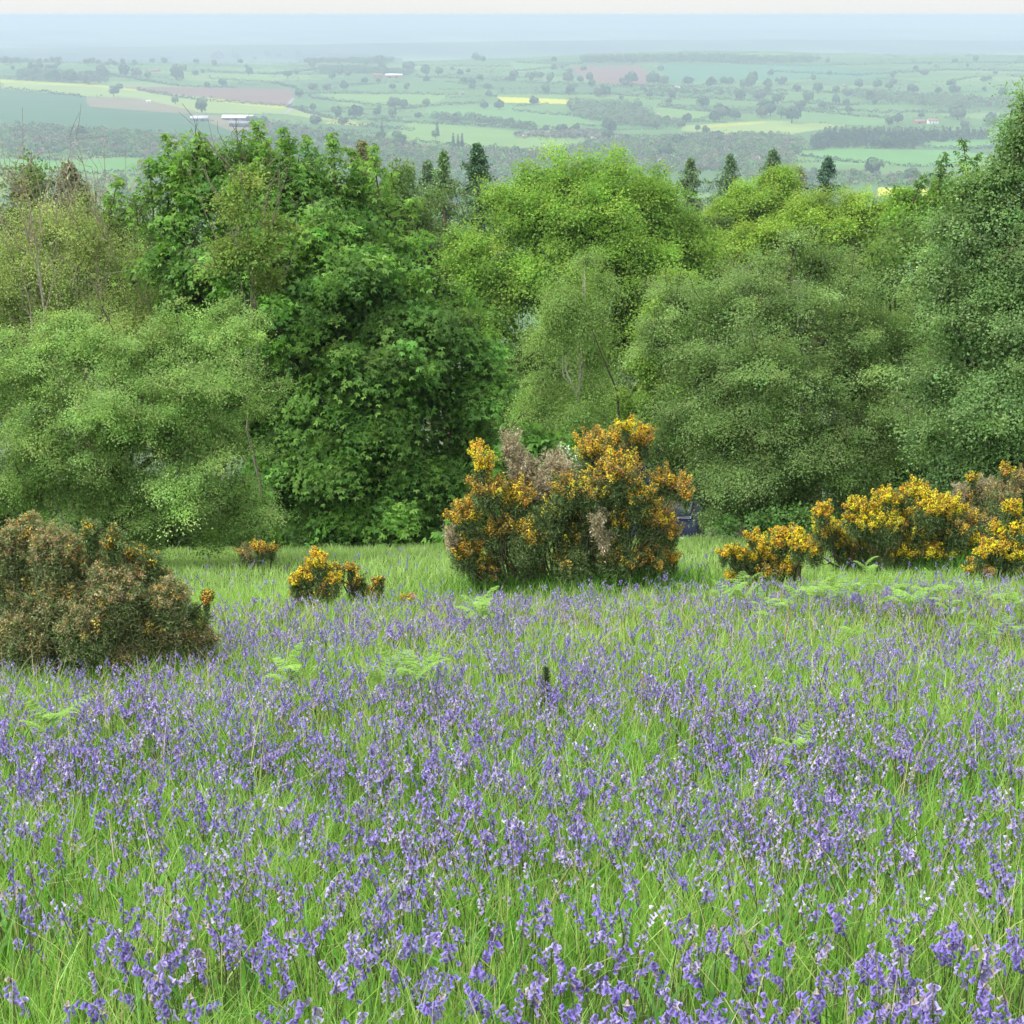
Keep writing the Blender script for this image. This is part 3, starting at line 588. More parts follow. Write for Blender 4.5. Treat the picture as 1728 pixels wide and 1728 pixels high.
# filler trees further down the slope, seen only through gaps
for i, (a, b, r_, dd, l) in enumerate([(700, 430, 90, 58, 'dull green tree behind the sycamore shoulder'), (660, 360, 60, 56, 'dull green tree under the conifer tops'), (60, 420, 110, 46, 'dull green tree behind the pale willow'), (200, 400, 90, 48, 'dull green tree between willow and sycamore'),
                                    (1180, 600, 120, 46, 'dark green tree filling the gap under the oak'), (1600, 480, 120, 42, 'dark green tree behind the tall right-hand tree'), (1180, 400, 50, 66, 'shadowed tree between the oak and the lime-green tree'),
                                    (1500, 520, 90, 40, 'dull tree in the notch between the willow and the right-hand tree'), (900, 620, 90, 42, 'deep green tree behind the weeping birch'), (330, 560, 100, 38, 'deep green tree behind the bushy birch')]):
    build_tree('broadleaf_tree', l, 'tree', [(a, b, r_, 0), (a - r_ * .6, b + r_ * .7, r_ * .9, 0), (a + r_ * .6, b + r_ * .7, r_ * .9, 0), (a, b + r_ * 1.6, r_, 0)], dd, (a, 900), [(.06, .11, .03), (.08, .13, .04)], (1, 1), 'broad', 24000, .12, .4, 26, trunk_r=.2, subs=10)

# ================================================================== NEAR TREES
print('near trees')
SYC = [(.085, .185, .035), (.11, .22, .045), (.15, .27, .06), (.06, .14, .03)]
# upright leafy leaders along the sycamore's top
def leaders(name, label, spots, d, cols_, leaf_, n_each=60):
    geo, tw = [], []
    base = at(spots[0][0], spots[0][1], d)
    base0 = base.copy(); base0[2] = float(height(base[0], base[1]))
    for (a, b, hpx, wpx) in spots:
        tip = at(a, b, d + R.normal(0, .4)); s = depth(tip) / F_PX; bt = tip - UP * hpx * s; bt[0] += R.normal(0, .15)
        tw.append(tube(curve_pts(bt, tip, 5, 0, .02), np.linspace(.02, .006, 5), (.12, .11, .06), 4))
        n = int(n_each * hpx / 60); t_ = R.uniform(0, 1, n) ** .8; c = bt + (tip - bt) * t_[:, None]; r = wpx * .5 * s * (1 - .55 * t_) * R.uniform(.3, 1.1, n)
        a_ = R.uniform(0, 6.28, n); o = np.stack([np.cos(a_), np.sin(a_), R.normal(0, .2, n)], 1); P = c + o * r[:, None]
        geo.append(lobed(P, norm(o + R.normal(0, .4, (n, 3)) - UP * .5), norm(UP + o * .5 + R.normal(0, .4, (n, 3))), leaf_ * R.uniform(.7, 1.2, n), mixt(cols_, np.ones(len(cols_)), n, .2)))
    return join(geo), join(tw)
lead = leaders('', '', [(278, 228, 110, 55), (335, 222, 110, 55), (434, 205, 120, 60), (478, 215, 110, 55), (515, 232, 80, 50), (560, 225, 110, 50), (630, 245, 90, 50), (400, 238, 80, 60), (250, 270, 90, 60), (590, 250, 90, 60), (660, 290, 80, 60), (450, 240, 80, 60), (306, 262, 80, 60), (370, 248, 70, 60), (200, 300, 80, 60), (700, 335, 60, 60), (225, 330, 60, 60)], 32.2, [(.13, .26, .045), (.17, .30, .06)], .12, 85)
build_tree('sycamore_tree', 'dark green broad-leaved sycamore, biggest tree left of centre', 'tree',
           [(340, 450, 75, 1.2), (370, 530, 80, 1), (300, 440, 60, 1.5), (420, 600, 80, .6), (430, 700, 80, .5), (470, 340, 70, .8), (430, 290, 62, 1.5), (330, 310, 70, 1.5), (500, 310, 62, 1), (580, 330, 62, 1), (290, 370, 60, 1.5), (400, 390, 85, .8), (530, 420, 95, 0), (640, 420, 72, 0), (470, 500, 100, -.3), (600, 520, 105, -.7), (700, 520, 85, -.6), (770, 560, 75, -.5), (520, 620, 100, -.6), (650, 640, 115, -1.1), (760, 660, 95, -.9), (820, 640, 55, -.4),
            (520, 740, 90, -.6), (630, 770, 105, -1.2), (740, 770, 90, -1), (810, 730, 60, -.5), (520, 895, 46, -.5), (610, 905, 44, -.8), (700, 900, 44, -.8), (775, 870, 40, -.6), (560, 850, 80, -.8), (660, 860, 85, -1.2), (740, 840, 70, -1), (480, 830, 60, -.3)],
           31, (640, 930), SYC, (3, 1.8, .8, 2.4), 'lobed', 125000, .088, .33, 32, subs=13, sub_r=.40, trunk_r=.28, flat=.35, droop=.25, fill=.14, dv=.24, twigs=60, twig_len=.7, extra=lead)
build_tree('ash_tree', 'olive-brown budding ash with bare twigs overlapping the sycamore top', 'tree', [(430, 420, 45, 0), (400, 350, 36, 0), (470, 380, 32, 0), (380, 440, 40, 0), (440, 480, 34, 0), (420, 310, 22, 0)], 28.5, (430, 900), [(.14, .21, .05), (.18, .20, .07), (.12, .21, .045)], (2, 1, 2), 'fine', 7000, .06, .22, 16,
           trunk_r=.035, twigs=26, twig_len=1.1, fill=.1, bark=(.2, .18, .13), forks=1, subs=8)
build_tree('willow_tree', 'pale willow with many bare upright twigs at the left edge', 'tree', [(60, 430, 75, 0), (150, 420, 75, 0), (230, 450, 60, 0), (20, 510, 80, -.5), (120, 520, 80, -.5), (220, 540, 65, -.5), (-60, 470, 80, 0), (-80, 560, 90, 0), (280, 500, 40, 0), (150, 360, 36, 0), (90, 380, 40, 0)], 33, (120, 920),
           [(.22, .30, .10), (.27, .33, .13), (.18, .25, .08)], (2, 1.3, 1), 'fine', 70000, .042, .28, 28, trunk_r=.16, twigs=110, twig_len=1.5, fill=.15, bark=(.22, .20, .15), twigcol=(.26, .23, .17), subs=12, dv=.15)
build_tree('birch_sapling', 'very thin almost bare birch leaning at the left edge', 'tree', [(40, 320, 18, 0), (55, 400, 20, 0), (20, 300, 12, 0)], 27, (60, 900), [(.2, .2, .09)], (1,), 'fine', 320, .04, .15, 6, trunk_r=.03, twigs=16, twig_len=.7, fill=0, forks=1, trunk_top=(38, 180), bark=(.25, .22, .17), subs=5)
BIR = [(.165, .27, .085), (.215, .315, .11), (.13, .22, .065)]
build_tree('birch_tree', 'pale green fine-leaved bushy birch low on the left', 'tree',
           [(130, 580, 75, 0), (60, 620, 85, 0), (210, 610, 80, -.3), (300, 570, 60, 0), (390, 570, 62, 0), (330, 650, 95, -.4), (440, 680, 42, 0), (420, 640, 40, 0), (200, 710, 100, -.7), (80, 740, 105, -.6), (300, 750, 100, -.8), (390, 740, 60, -.3), (60, 840, 75, -.4), (180, 830, 85, -.7), (290, 850, 80, -.8), (390, 850, 70, -.5), (440, 865, 36, -.2), (-50, 680, 110, 0), (-60, 820, 100, 0), (250, 905, 48, -.4), (350, 905, 50, -.3), (150, 900, 45, -.2), (115, 830, 46, -.6), (60, 770, 60, -.8), (150, 760, 50, -.9), (200, 800, 50, -.9), (120, 680, 60, -.6), (420, 905, 34, 0), (465, 655, 24, 0), (130, 545, 34, 0), (375, 530, 34, 0), (440, 540, 24, 0)],
           24.5, (210, 945), BIR, (2.2, 1.6, 1.2), 'fine', 250000, .034, .17, 40, subs=10, sub_r=.40, loose=1.35, bough=.5, base_d=26.6, trunk_r=.09, twigs=40, twig_len=.5, flat=.4, dv=.14, fill=.16)
build_tree('birch_tree', 'slender weeping birch with a white trunk in front of the oak', 'tree',
           [(990, 440, 26, 0), (1020, 480, 30, .2), (960, 500, 44, 0), (925, 530, 26, .2), (1000, 530, 42, 0), (940, 560, 42, 0), (1002, 600, 34, .2), (915, 645, 36, .2), (1000, 660, 42, 0), (960, 700, 55, -.3), (900, 700, 42, -.2), (1030, 710, 42, -.2), (970, 760, 50, -.3), (900, 770, 40, 0)],
           36, (955, 900), [(.16, .26, .075), (.20, .30, .10), (.13, .215, .06)], (2, 1, 1), 'fine', 90000, .04, .28, 38, bark=(.5, .46, .38), subs=12, sub_r=.4, trunk_r=.065, flat=.8, droop=1.0, bough=.1, fill=.1, trunk_top=(985, 440), forks=1, dv=.14)
GW = [(.135, .215, .075), (.165, .25, .095), (.11, .18, .06)]
build_tree('willow_tree', 'dull grey-green bushy willow, widest mass right of centre', 'tree',
           [(1290, 460, 62, .5), (1380, 450, 58, .8), (1220, 530, 75, 0), (1320, 540, 90, 0), (1430, 530, 80, .3), (1150, 520, 55, .6), (1110, 580, 48, .8), (1180, 630, 95, -.3), (1300, 650, 115, -.8), (1430, 640, 100, -.4), (1520, 600, 75, .2), (1150, 720, 75, -.3), (1240, 760, 95, -.9), (1360, 770, 105, -1.2), (1480, 740, 95, -.8), (1250, 850, 62, -.8), (1340, 850, 62, -1.1), (1440, 850, 65, -1), (1140, 790, 45, 0), (1340, 410, 32, .8), (1150, 815, 40, 0), (1110, 770, 40, 0), (1205, 850, 34, -.2), (1195, 882, 20, -.5), (1165, 828, 30, -.3), (1140, 800, 36, -.2), (1120, 830, 34, 0)],
           28.5, (1330, 895), GW, (2, 1.4, 1.6), 'fine', 260000, .039, .2, 40, subs=15, sub_r=.38, trunk_r=.16, twigs=46, twig_len=.6, flat=.5, dv=.15, fill=.2)
build_tree('birch_tree', 'lighter green birch crown squeezed between oak and dull willow', 'tree', [(1130, 520, 52, 0), (1160, 570, 50, 0), (1090, 600, 46, 0), (1120, 650, 60, 0), (1070, 700, 52, 0), (1140, 480, 30, 0)], 33, (1120, 900), [(.14, .24, .05), (.17, .27, .06)], (1, 1), 'fine', 26000, .055, .22, 26, trunk_r=.1)
lead = leaders('', '', [(1622, 232, 90, 50), (1595, 258, 60, 46), (1650, 262, 60, 50), (1560, 292, 50, 46)], 26.5, [(.09, .18, .05), (.12, .22, .07)], .10, 60)
build_tree('alder_tree', 'tall blue-green tree filling the right edge of the view', 'tree',
           [(1735, 190, 44, 0), (1715, 235, 46, 0), (1740, 210, 50, 0), (1720, 270, 62, 0), (1690, 300, 55, 0), (1650, 320, 50, .2), (1660, 340, 60, 0), (1740, 360, 90, 0), (1600, 380, 48, .3), (1640, 430, 80, -.2), (1740, 480, 110, -.5), (1590, 500, 50, 0), (1620, 560, 75, -.5), (1700, 610, 110, -1), (1580, 650, 65, -.6), (1660, 730, 95, -1.2), (1740, 760, 100, -1), (1560, 740, 50, -.5), (1600, 800, 70, -1), (1700, 840, 80, -1.2), (1850, 400, 130, 0), (1860, 620, 140, 0), (1850, 800, 120, 0)],
           25.5, (1720, 870), [(.13, .225, .085), (.17, .27, .11), (.105, .185, .065)], (2, 1.5, 1.4), 'broad', 190000, .046, .22, 34, subs=14, sub_r=.38, trunk_r=.2, twigs=20, twig_len=.5, flat=.5, dv=.18, fill=.22, extra=lead)
build_tree('hawthorn_bush', 'hawthorn dotted with white blossom behind the central gorse', 'bush', [(960, 770, 26, 0), (985, 800, 30, 0), (1000, 850, 36, 0), (1050, 860, 36, 0), (950, 840, 36, 0), (1005, 740, 9, 0)], 26.5, (990, 920), [(.55, .56, .48), (.09, .18, .05)], (.7, 1), 'fine', 9000, .045, .16, 20, trunk_r=.05, fill=.1)
build_tree('sycamore_sapling', 'dark-leaved sycamore sapling behind the dead top of the gorse', 'tree', [(900, 760, 42, 0), (860, 800, 55, 0), (930, 800, 45, 0), (870, 870, 60, 0), (940, 880, 50, 0), (790, 880, 40, 0)], 28, (880, 925), SYC, (2, 1, 0, 2), 'lobed', 3600, .13, .3, 16, trunk_r=.06, subs=9, flat=.4)
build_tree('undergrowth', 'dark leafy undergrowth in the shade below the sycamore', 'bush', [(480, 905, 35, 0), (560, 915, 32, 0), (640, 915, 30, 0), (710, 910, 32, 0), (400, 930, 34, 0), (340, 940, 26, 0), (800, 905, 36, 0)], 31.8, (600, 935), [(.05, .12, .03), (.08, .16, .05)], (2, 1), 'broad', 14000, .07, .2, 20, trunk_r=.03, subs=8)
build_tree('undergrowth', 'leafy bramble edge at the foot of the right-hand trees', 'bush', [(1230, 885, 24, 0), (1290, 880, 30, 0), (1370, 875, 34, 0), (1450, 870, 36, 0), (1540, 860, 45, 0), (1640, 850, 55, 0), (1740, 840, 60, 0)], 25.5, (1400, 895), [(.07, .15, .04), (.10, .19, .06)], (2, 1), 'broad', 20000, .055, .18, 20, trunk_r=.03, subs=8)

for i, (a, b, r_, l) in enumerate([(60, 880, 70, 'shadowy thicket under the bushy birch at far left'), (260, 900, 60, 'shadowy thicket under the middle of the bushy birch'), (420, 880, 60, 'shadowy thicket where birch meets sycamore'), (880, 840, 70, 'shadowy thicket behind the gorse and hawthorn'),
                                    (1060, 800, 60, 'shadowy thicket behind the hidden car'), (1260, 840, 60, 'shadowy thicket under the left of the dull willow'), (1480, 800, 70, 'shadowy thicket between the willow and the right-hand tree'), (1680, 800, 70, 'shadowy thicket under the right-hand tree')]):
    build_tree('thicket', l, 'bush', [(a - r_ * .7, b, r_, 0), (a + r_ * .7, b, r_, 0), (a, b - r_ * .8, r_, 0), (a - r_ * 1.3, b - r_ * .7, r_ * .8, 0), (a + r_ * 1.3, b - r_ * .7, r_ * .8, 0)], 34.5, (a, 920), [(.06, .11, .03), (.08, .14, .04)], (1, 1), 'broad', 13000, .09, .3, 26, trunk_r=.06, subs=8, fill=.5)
# ================================================================== GORSE
print('gorse')
GY = [(.92, .70, .03), (.90, .60, .03), (.75, .45, .04)]; GO = [(.66, .38, .06), (.78, .48, .05), (.50, .29, .08), (.86, .60, .04)]
GB = [(.42, .31, .15), (.48, .36, .21), (.38, .27, .13), (.62, .40, .09)]
NG = [(.11, .17, .055), (.15, .22, .08), (.075, .125, .04)]; NB = [(.19, .22, .09), (.14, .24, .08), (.23, .23, .12)]; ND = [(.36, .31, .19), (.43, .38, .25), (.26, .22, .13)]
KIND = {'y': (NG, GY, 1.7), 'o': (NG, GO, 1.3), 'g': (NG, GO, .34), 'b': (NB, GB, .75), 'd': (ND, GB, .0), 'n': (NG, GO, .0), 'm': (NG, GO, .6)}
def gorse(label, blobs, base_px, group='gorse bushes on the meadow', spk=.30, dens=1.0, d=None, name='gorse_bush', grow=1.0, fine=1.0):
    g = ground(*base_px); d = d or g[1]; base = np.array([g[0], g[1], g[2]]) if d == g[1] else None
    if base is None: base = at(*base_px, d); base[2] = float(height(base[0], base[1]))
    nd, fl, dd, st = [], [], [], []
    for b in blobs:
        a, bb, r_, k = b[:4]; off = b[4] if len(b) > 4 else R.uniform(-.25, .15)
        c = at(a, bb, d + off); r = r_ / F_PX * depth(c) * grow
        gz = float(height(c[0], c[1])); ncol, fcol, ff = KIND[k]
        n = int(max(9, dens * 78 * (r / .28) ** 1.8)); dirs = norm(sphere_dirs(n, -.45) + [0, 0, .25]); dirs[:, 1] -= .25 * R.random(n); dirs = norm(dirs)
        s0 = c + dirs * (r * R.uniform(.1, .65, n))[:, None]; s0[:, 2] = np.maximum(s0[:, 2], gz + .05)
        sd_ = norm(dirs * .75 + UP * .75 + R.normal(0, .18, (n, 3))); L = spk * R.uniform(.5, 1.15, n) * min(1.0, .45 + r * 2)
        q = 48; i = np.repeat(np.arange(n), q); t_ = R.uniform(0, 1, n * q)      # spines round each shoot
        rr = R.uniform(.2, 1, n * q) * .055 * (1.05 - .55 * t_); a_ = R.uniform(0, 6.28, n * q)
        e1 = norm(np.cross(sd_, [0.3, 1, 0.1])); e2 = np.cross(sd_, e1); rd = e1[i] * np.cos(a_)[:, None] + e2[i] * np.sin(a_)[:, None]
        P = s0[i] + sd_[i] * (L[i] * t_)[:, None] + rd * rr[:, None]
        ln_ = R.uniform(.025, .05, n * q)
        gg = leaves(P, norm(rd + sd_[i] * .8 + R.normal(0, .3, rd.shape)), sphere_dirs(n * q), ln_, .008 if k != 'd' else .006, mixt(ncol, np.ones(len(ncol)), n * q, .25))
        (dd if k == 'd' else nd).append(gg)
        # interior
        m_ = int(n * 90); P = c + sphere_dirs(m_) * (r * R.uniform(.0, .85, m_))[:, None]; P[:, 2] -= np.abs(R.normal(0, .06, m_)); P[:, 2] = np.maximum(P[:, 2], gz + .03)
        (dd if k == 'd' else nd).append(leaves(P, sphere_dirs(m_), sphere_dirs(m_), .05 * fine, .009 * fine, mixt(ncol, np.ones(len(ncol)), m_, .3)))
        if ff > 0:
            q = int(36 * ff ** .5); on = R.random(n) < min(1, ff * 1.1); ii = np.where(on)[0]
            if len(ii):
                i = np.repeat(ii, q); t_ = R.uniform(.05, 1.02, len(i)); rr = R.uniform(.5, 1.1, len(i)) * .042 * (1.1 - .55 * t_); a_ = R.uniform(0, 6.28, len(i))
                rd = e1[i] * np.cos(a_)[:, None] + e2[i] * np.sin(a_)[:, None]; P = s0[i] + sd_[i] * (L[i] * t_)[:, None] + rd * rr[:, None]
                sc_ = mixt(fcol, np.ones(len(fcol)), n, .12)[i]
                T = np.clip(sc_ * np.exp(R.normal(0, .2, (len(i), 1))), 0, .9)
                for z_ in range(2): fl.append(leaves(P + R.normal(0, .003, P.shape), norm(rd + R.normal(0, .6, rd.shape)), norm(rd + R.normal(0, .5, rd.shape) + sd_[i]), R.uniform(.013, .023, len(i)) * fine, .014 * fine, T))
        for z_ in range(max(2, int(n * .05))):
            e = c + sphere_dirs(1)[0] * r * .6; st.append(tube(curve_pts(base + [R.normal(0, .1), R.normal(0, .06), 0] + np.array([(c[0] - base[0]) * .5, 0, 0]), e, 5, .05), np.linspace(.014, .004, 5), (.07, .055, .04), 4))
    e = empty(name, base, label, 'bush', group)
    obj('stems', join(st), 'bark', e, origin=base)
    if nd: obj('spiny_foliage', join(nd), 'needle', e, origin=base)
    if fl: obj('blossoms', join(fl), 'bloom', e, origin=base)
    if dd: obj('dead_branches', join(dd), 'bark', e, origin=base)
    return e
gorse('large gorse in the middle of the meadow, orange blossom around a grey dead top',
      [(812, 792, 20, 'y'), (822, 835, 30, 'o'), (785, 880, 32, 'o'), (862, 752, 20, 'd', .2), (880, 790, 30, 'd', .2), (935, 795, 30, 'd', .2), (915, 825, 28, 'd', .1), (875, 850, 36, 'o'), (890, 915, 45, 'm'), (1000, 765, 34, 'o'), (1050, 745, 24, 'o'), (1085, 752, 20, 'o'), (1040, 805, 46, 'o'),
       (1075, 845, 42, 'm'), (1010, 875, 42, 'g'), (955, 865, 38, 'm'), (1008, 885, 15, 'd', -.4), (1020, 915, 12, 'd', -.4), (1118, 815, 20, 'o'), (1148, 825, 20, 'o'), (1158, 842, 10, 'o'), (1100, 885, 38, 'o'), (1130, 905, 20, 'o'), (785, 935, 34, 'o'), (820, 965, 38, 'm'), (890, 965, 42, 'g'), (965, 960, 45, 'g'), (1040, 950, 45, 'g'), (1100, 950, 36, 'm'),
       (762, 908, 14, 'd'), (840, 905, 36, 'm'), (970, 915, 44, 'g'), (955, 835, 30, 'm'), (925, 880, 36, 'g'), (1000, 835, 34, 'm'), (1040, 890, 34, 'm'), (1056, 725, 10, 'y'), (1088, 733, 9, 'y'), (805, 768, 11, 'y'), (960, 800, 16, 'd'), (1130, 950, 18, 'o')], (955, 1003), spk=.26)
gorse('sprawling brown faded gorse at the left edge of the meadow',
      [(20, 930, 45, 'b'), (90, 940, 50, 'b'), (160, 965, 55, 'b'), (60, 1005, 65, 'b'), (230, 985, 42, 'b'), (285, 1015, 40, 'b'), (250, 1060, 55, 'b'), (150, 1055, 65, 'b'), (40, 1085, 65, 'b'), (60, 1135, 45, 'b'), (160, 1125, 40, 'b'), (250, 1105, 36, 'b'), (20, 1150, 40, 'b'), (320, 1060, 34, 'g'), (345, 1085, 24, 'b'), (110, 1125, 40, 'b'), (205, 1120, 42, 'b'), (20, 1140, 40, 'b'), (155, 905, 18, 'g'), (55, 885, 14, 'b'), (348, 1012, 6, 'o'), (200, 1000, 60, 'b'), (110, 1030, 70, 'b'), (300, 1075, 40, 'b'), (-70, 980, 80, 'b'), (-90, 1090, 80, 'b'), (225, 940, 18, 'm'), (190, 920, 20, 'g'), (275, 985, 18, 'm'), (250, 960, 22, 'g')], (130, 1155), spk=.15, grow=1.12, dens=2.2, fine=.72)
gorse('small round yellow gorse standing in the grass left of the large one', [(550, 965, 16, 'y'), (500, 985, 16, 'y'), (537, 958, 20, 'y'), (520, 975, 20, 'y'), (510, 1005, 22, 'y'), (545, 1000, 26, 'm'), (560, 985, 20, 'y'), (535, 940, 8, 'y')], (532, 1030), spk=.17)
gorse('low loose orange gorse right beside the small round yellow one', [(598, 992, 18, 'y'), (620, 1002, 16, 'o'), (635, 1005, 12, 'o'), (640, 985, 10, 'm'), (592, 962, 9, 'o'), (575, 965, 8, 'm'), (610, 985, 12, 'g')], (610, 1022), spk=.14)
gorse('tiniest orange gorse sprig in the grass left of the large bush', [(682, 1014, 7, 'o'), (694, 1010, 6, 'o')], (688, 1024), spk=.1)
gorse('dull orange gorse in shade at the foot of the birch', [(415, 935, 16, 'b'), (440, 930, 17, 'o'), (430, 945, 18, 'b'), (458, 932, 11, 'o')], (435, 962), spk=.2)
gorse('bright yellow gorse nearest the large one on its right', [(1325, 918, 24, 'y'), (1350, 925, 18, 'y'), (1290, 935, 24, 'y'), (1245, 940, 16, 'y'), (1222, 935, 9, 'y'), (1265, 950, 20, 'y'), (1325, 960, 26, 'y'), (1350, 905, 8, 'y'), (1270, 908, 9, 'y'), (1235, 978, 8, 'y'), (1300, 975, 18, 'm')], (1310, 995), spk=.17, grow=1.22)
gorse('tallest bright yellow gorse clump under the dull willow', [(1388, 870, 14, 'y'), (1395, 900, 24, 'y'), (1420, 920, 22, 'y'), (1455, 880, 28, 'y'), (1495, 850, 22, 'y'), (1490, 890, 34, 'y'), (1545, 835, 18, 'y'), (1565, 865, 30, 'y'), (1600, 870, 28, 'y'), (1540, 900, 38, 'y'), (1590, 915, 34, 'm'), (1615, 900, 22, 'm'), (1490, 930, 28, 'b'), (1545, 945, 32, 'b'), (1440, 940, 24, 'm'), (1600, 945, 24, 'm'), (1375, 935, 16, 'y'), (1525, 845, 16, 'y'), (1440, 860, 14, 'y'), (1635, 915, 20, 'y'), (1640, 885, 16, 'o'), (1520, 940, 26, 'y'), (1570, 935, 24, 'y'), (1465, 925, 20, 'y')], (1500, 968), spk=.2, grow=1.22)
gorse('brownish gorse with grey dead twigs on the right bank', [(1640, 845, 30, 'b'), (1690, 840, 34, 'b'), (1665, 830, 24, 'd'), (1640, 812, 10, 'y'), (1695, 800, 14, 'o'), (1725, 815, 24, 'b'), (1650, 880, 28, 'b'), (1620, 835, 16, 'd'), (1760, 840, 40, 'b')], (1680, 905), spk=.2, d=22.5)
gorse('bright yellow gorse cut by the right edge of the view', [(1705, 865, 18, 'y'), (1690, 905, 24, 'y'), (1725, 900, 26, 'y'), (1675, 935, 20, 'y'), (1715, 940, 28, 'y'), (1655, 940, 12, 'y'), (1750, 930, 44, 'y'), (1640, 965, 14, 'o'), (1665, 968, 14, 'o'), (1730, 965, 20, 'o')], (1705, 985), spk=.17, grow=1.22)
# seedling
g = ground(920, 1212); H_ = 92 / F_PX * depth(g)
e = empty('gorse_seedling', g, 'dark upright gorse seedling alone among the bluebells', 'bush', 'gorse seedling')
sp_ = curve_pts((0, 0, -.02), (.008, 0, H_), 7, 0, .01); obj('stem', tube(sp_, np.linspace(.007, .002, 7), (.13, .11, .06), 5), 'bark', e)
n_ = 1900; t_ = R.uniform(.05, 1, n_); tier = .5 + .5 * np.sin(t_ * 26) ** 2; a_ = R.uniform(0, 6.28, n_); rr_ = R.uniform(.1, 1, n_) * tier * (.036 + .13 * np.clip(.5 - t_, 0, 1)) * (1.15 - t_ ** 4 * .7)
rd = np.stack([np.cos(a_), np.sin(a_), 0 * a_], 1); P_ = np.stack([0 * t_ + .004, 0 * t_, t_ * H_], 1) + rd * rr_[:, None] + UP * (rr_ * .8)[:, None]
obj('spiny_foliage', leaves(P_, norm(rd + UP * .8), sphere_dirs(n_), R.uniform(.02, .04, n_), .004, mixt([(.10, .16, .07), (.15, .21, .10), (.07, .11, .05)], (1, 1, 1), n_, .2)), 'needle', e)

# ================================================================== CAR (mostly hidden by gorse and willow)
print('car')
cg = at(1120, 905, 32.5); cg[2] = float(height(cg[0], cg[1]))
car = empty('parked_car', cg, 'dark blue car parked under the trees, mostly hidden by gorse', 'car'); car.rotation_euler = (0, 0, rad(-101))
def loft(secs, col=(1, 1, 1)):
    n = len(secs[0]); V = np.concatenate([np.asarray(s, float) for s in secs]); Q = [(i * n + j, i * n + (j + 1) % n, (i + 1) * n + (j + 1) % n, (i + 1) * n + j) for i in range(len(secs) - 1) for j in range(n)]
    for b in (0, (len(secs) - 1) * n):
        for j in range(1, n - 2, 2): Q.append((b, b + j, b + j + 1, b + j + 2))
    return quads(V, Q, np.ones((len(Q), 3)))
def sec(x, hw, z0, z1, tb=.06): return [(x, -hw + tb, z0), (x, hw - tb, z0), (x, hw, z0 + .15), (x, hw, z1 - .12), (x, hw - tb, z1), (x, -hw + tb, z1), (x, -hw, z1 - .12), (x, -hw, z0 + .15)]
CM = dict(paint=plain_mat('navy_car_paint', (.003, .008, .032), .45, .0, .15, .05, 3, 0, 0), black=plain_mat('black_plastic', (.015, .015, .017), .5), glass=plain_mat('car_glass', (.03, .045, .06), .05, 0, .8), tyre=plain_mat('tyre_rubber', (.02, .02, .02), .8), rim=plain_mat('alloy', (.5, .5, .52), .3, .8), red=plain_mat('red_lamp', (.4, .02, .02), .2), clear=plain_mat('headlamp_lens', (.6, .65, .7), .1))
obj('body', loft([sec(-2.05, .72, .35, .75), sec(-1.9, .84, .25, .92), sec(-1.2, .86, .22, .98), sec(0, .87, .22, .97), (sec(1.0, .86, .22, .95)), sec(1.75, .82, .24, .82), sec(2.0, .7, .32, .66)]), CM['paint'], car, True)
obj('cabin', loft([sec(-1.85, .66, .9, 1.0), sec(-1.45, .66, .9, 1.36), sec(-.9, .66, .9, 1.46), sec(.2, .66, .9, 1.45), sec(.65, .68, .9, 1.3), sec(1.25, .7, .9, .99)]), CM['glass'], car, True)
obj('roof', loft([sec(-1.4, .6, 1.36, 1.44), sec(-.8, .62, 1.42, 1.5), sec(.15, .62, 1.42, 1.49), sec(.45, .6, 1.36, 1.43)]), CM['paint'], car, True)
for x in (-2.06, 1.98):
    obj('bumper', box_geo(x - .06, x + .1, -.72, .72, .3, .5), CM['black'], car)
def wheel(x, y):
    r1 = tube([(x, y - .1, .31), (x, y + .1, .31)], [.31, .31], (1, 1, 1), 20, 0); cap = tube([(x, y - .105, .31), (x, y + .105, .31)], [.19, .19], (1, 1, 1), 14, 0)
    # discs
    def disc(r, yy):
        a = np.linspace(0, 2 * math.pi, 17)[:-1]; V = np.stack([x + r * np.cos(a), np.full(16, yy), .31 + r * np.sin(a)], 1); V = np.concatenate([V, [[x, yy, .31]]]); return quads(V, [(16, 2 * j, 2 * j + 1, (2 * j + 2) % 16) for j in range(8)], np.ones((8, 3)))
    w_ = empty('wheel', (0, 0, 0), None, None); w_.parent = car
    obj('tyre', join([r1, disc(.31, y - .1), disc(.31, y + .1)]), CM['tyre'], w_); obj('rim', join([cap, disc(.19, y - .108), disc(.19, y + .108)]), CM['rim'], w_)
for x in (-1.3, 1.3):
    for y in (-.78, .78): wheel(x, y)
for y in (-.6, .6): obj('tail_lamp', box_geo(-2.03, -1.9, y - .1, y + .1, .7, .86), CM['red'], car); obj('headlight', box_geo(1.86, 1.98, y - .12, y + .12, .58, .72), CM['clear'], car)

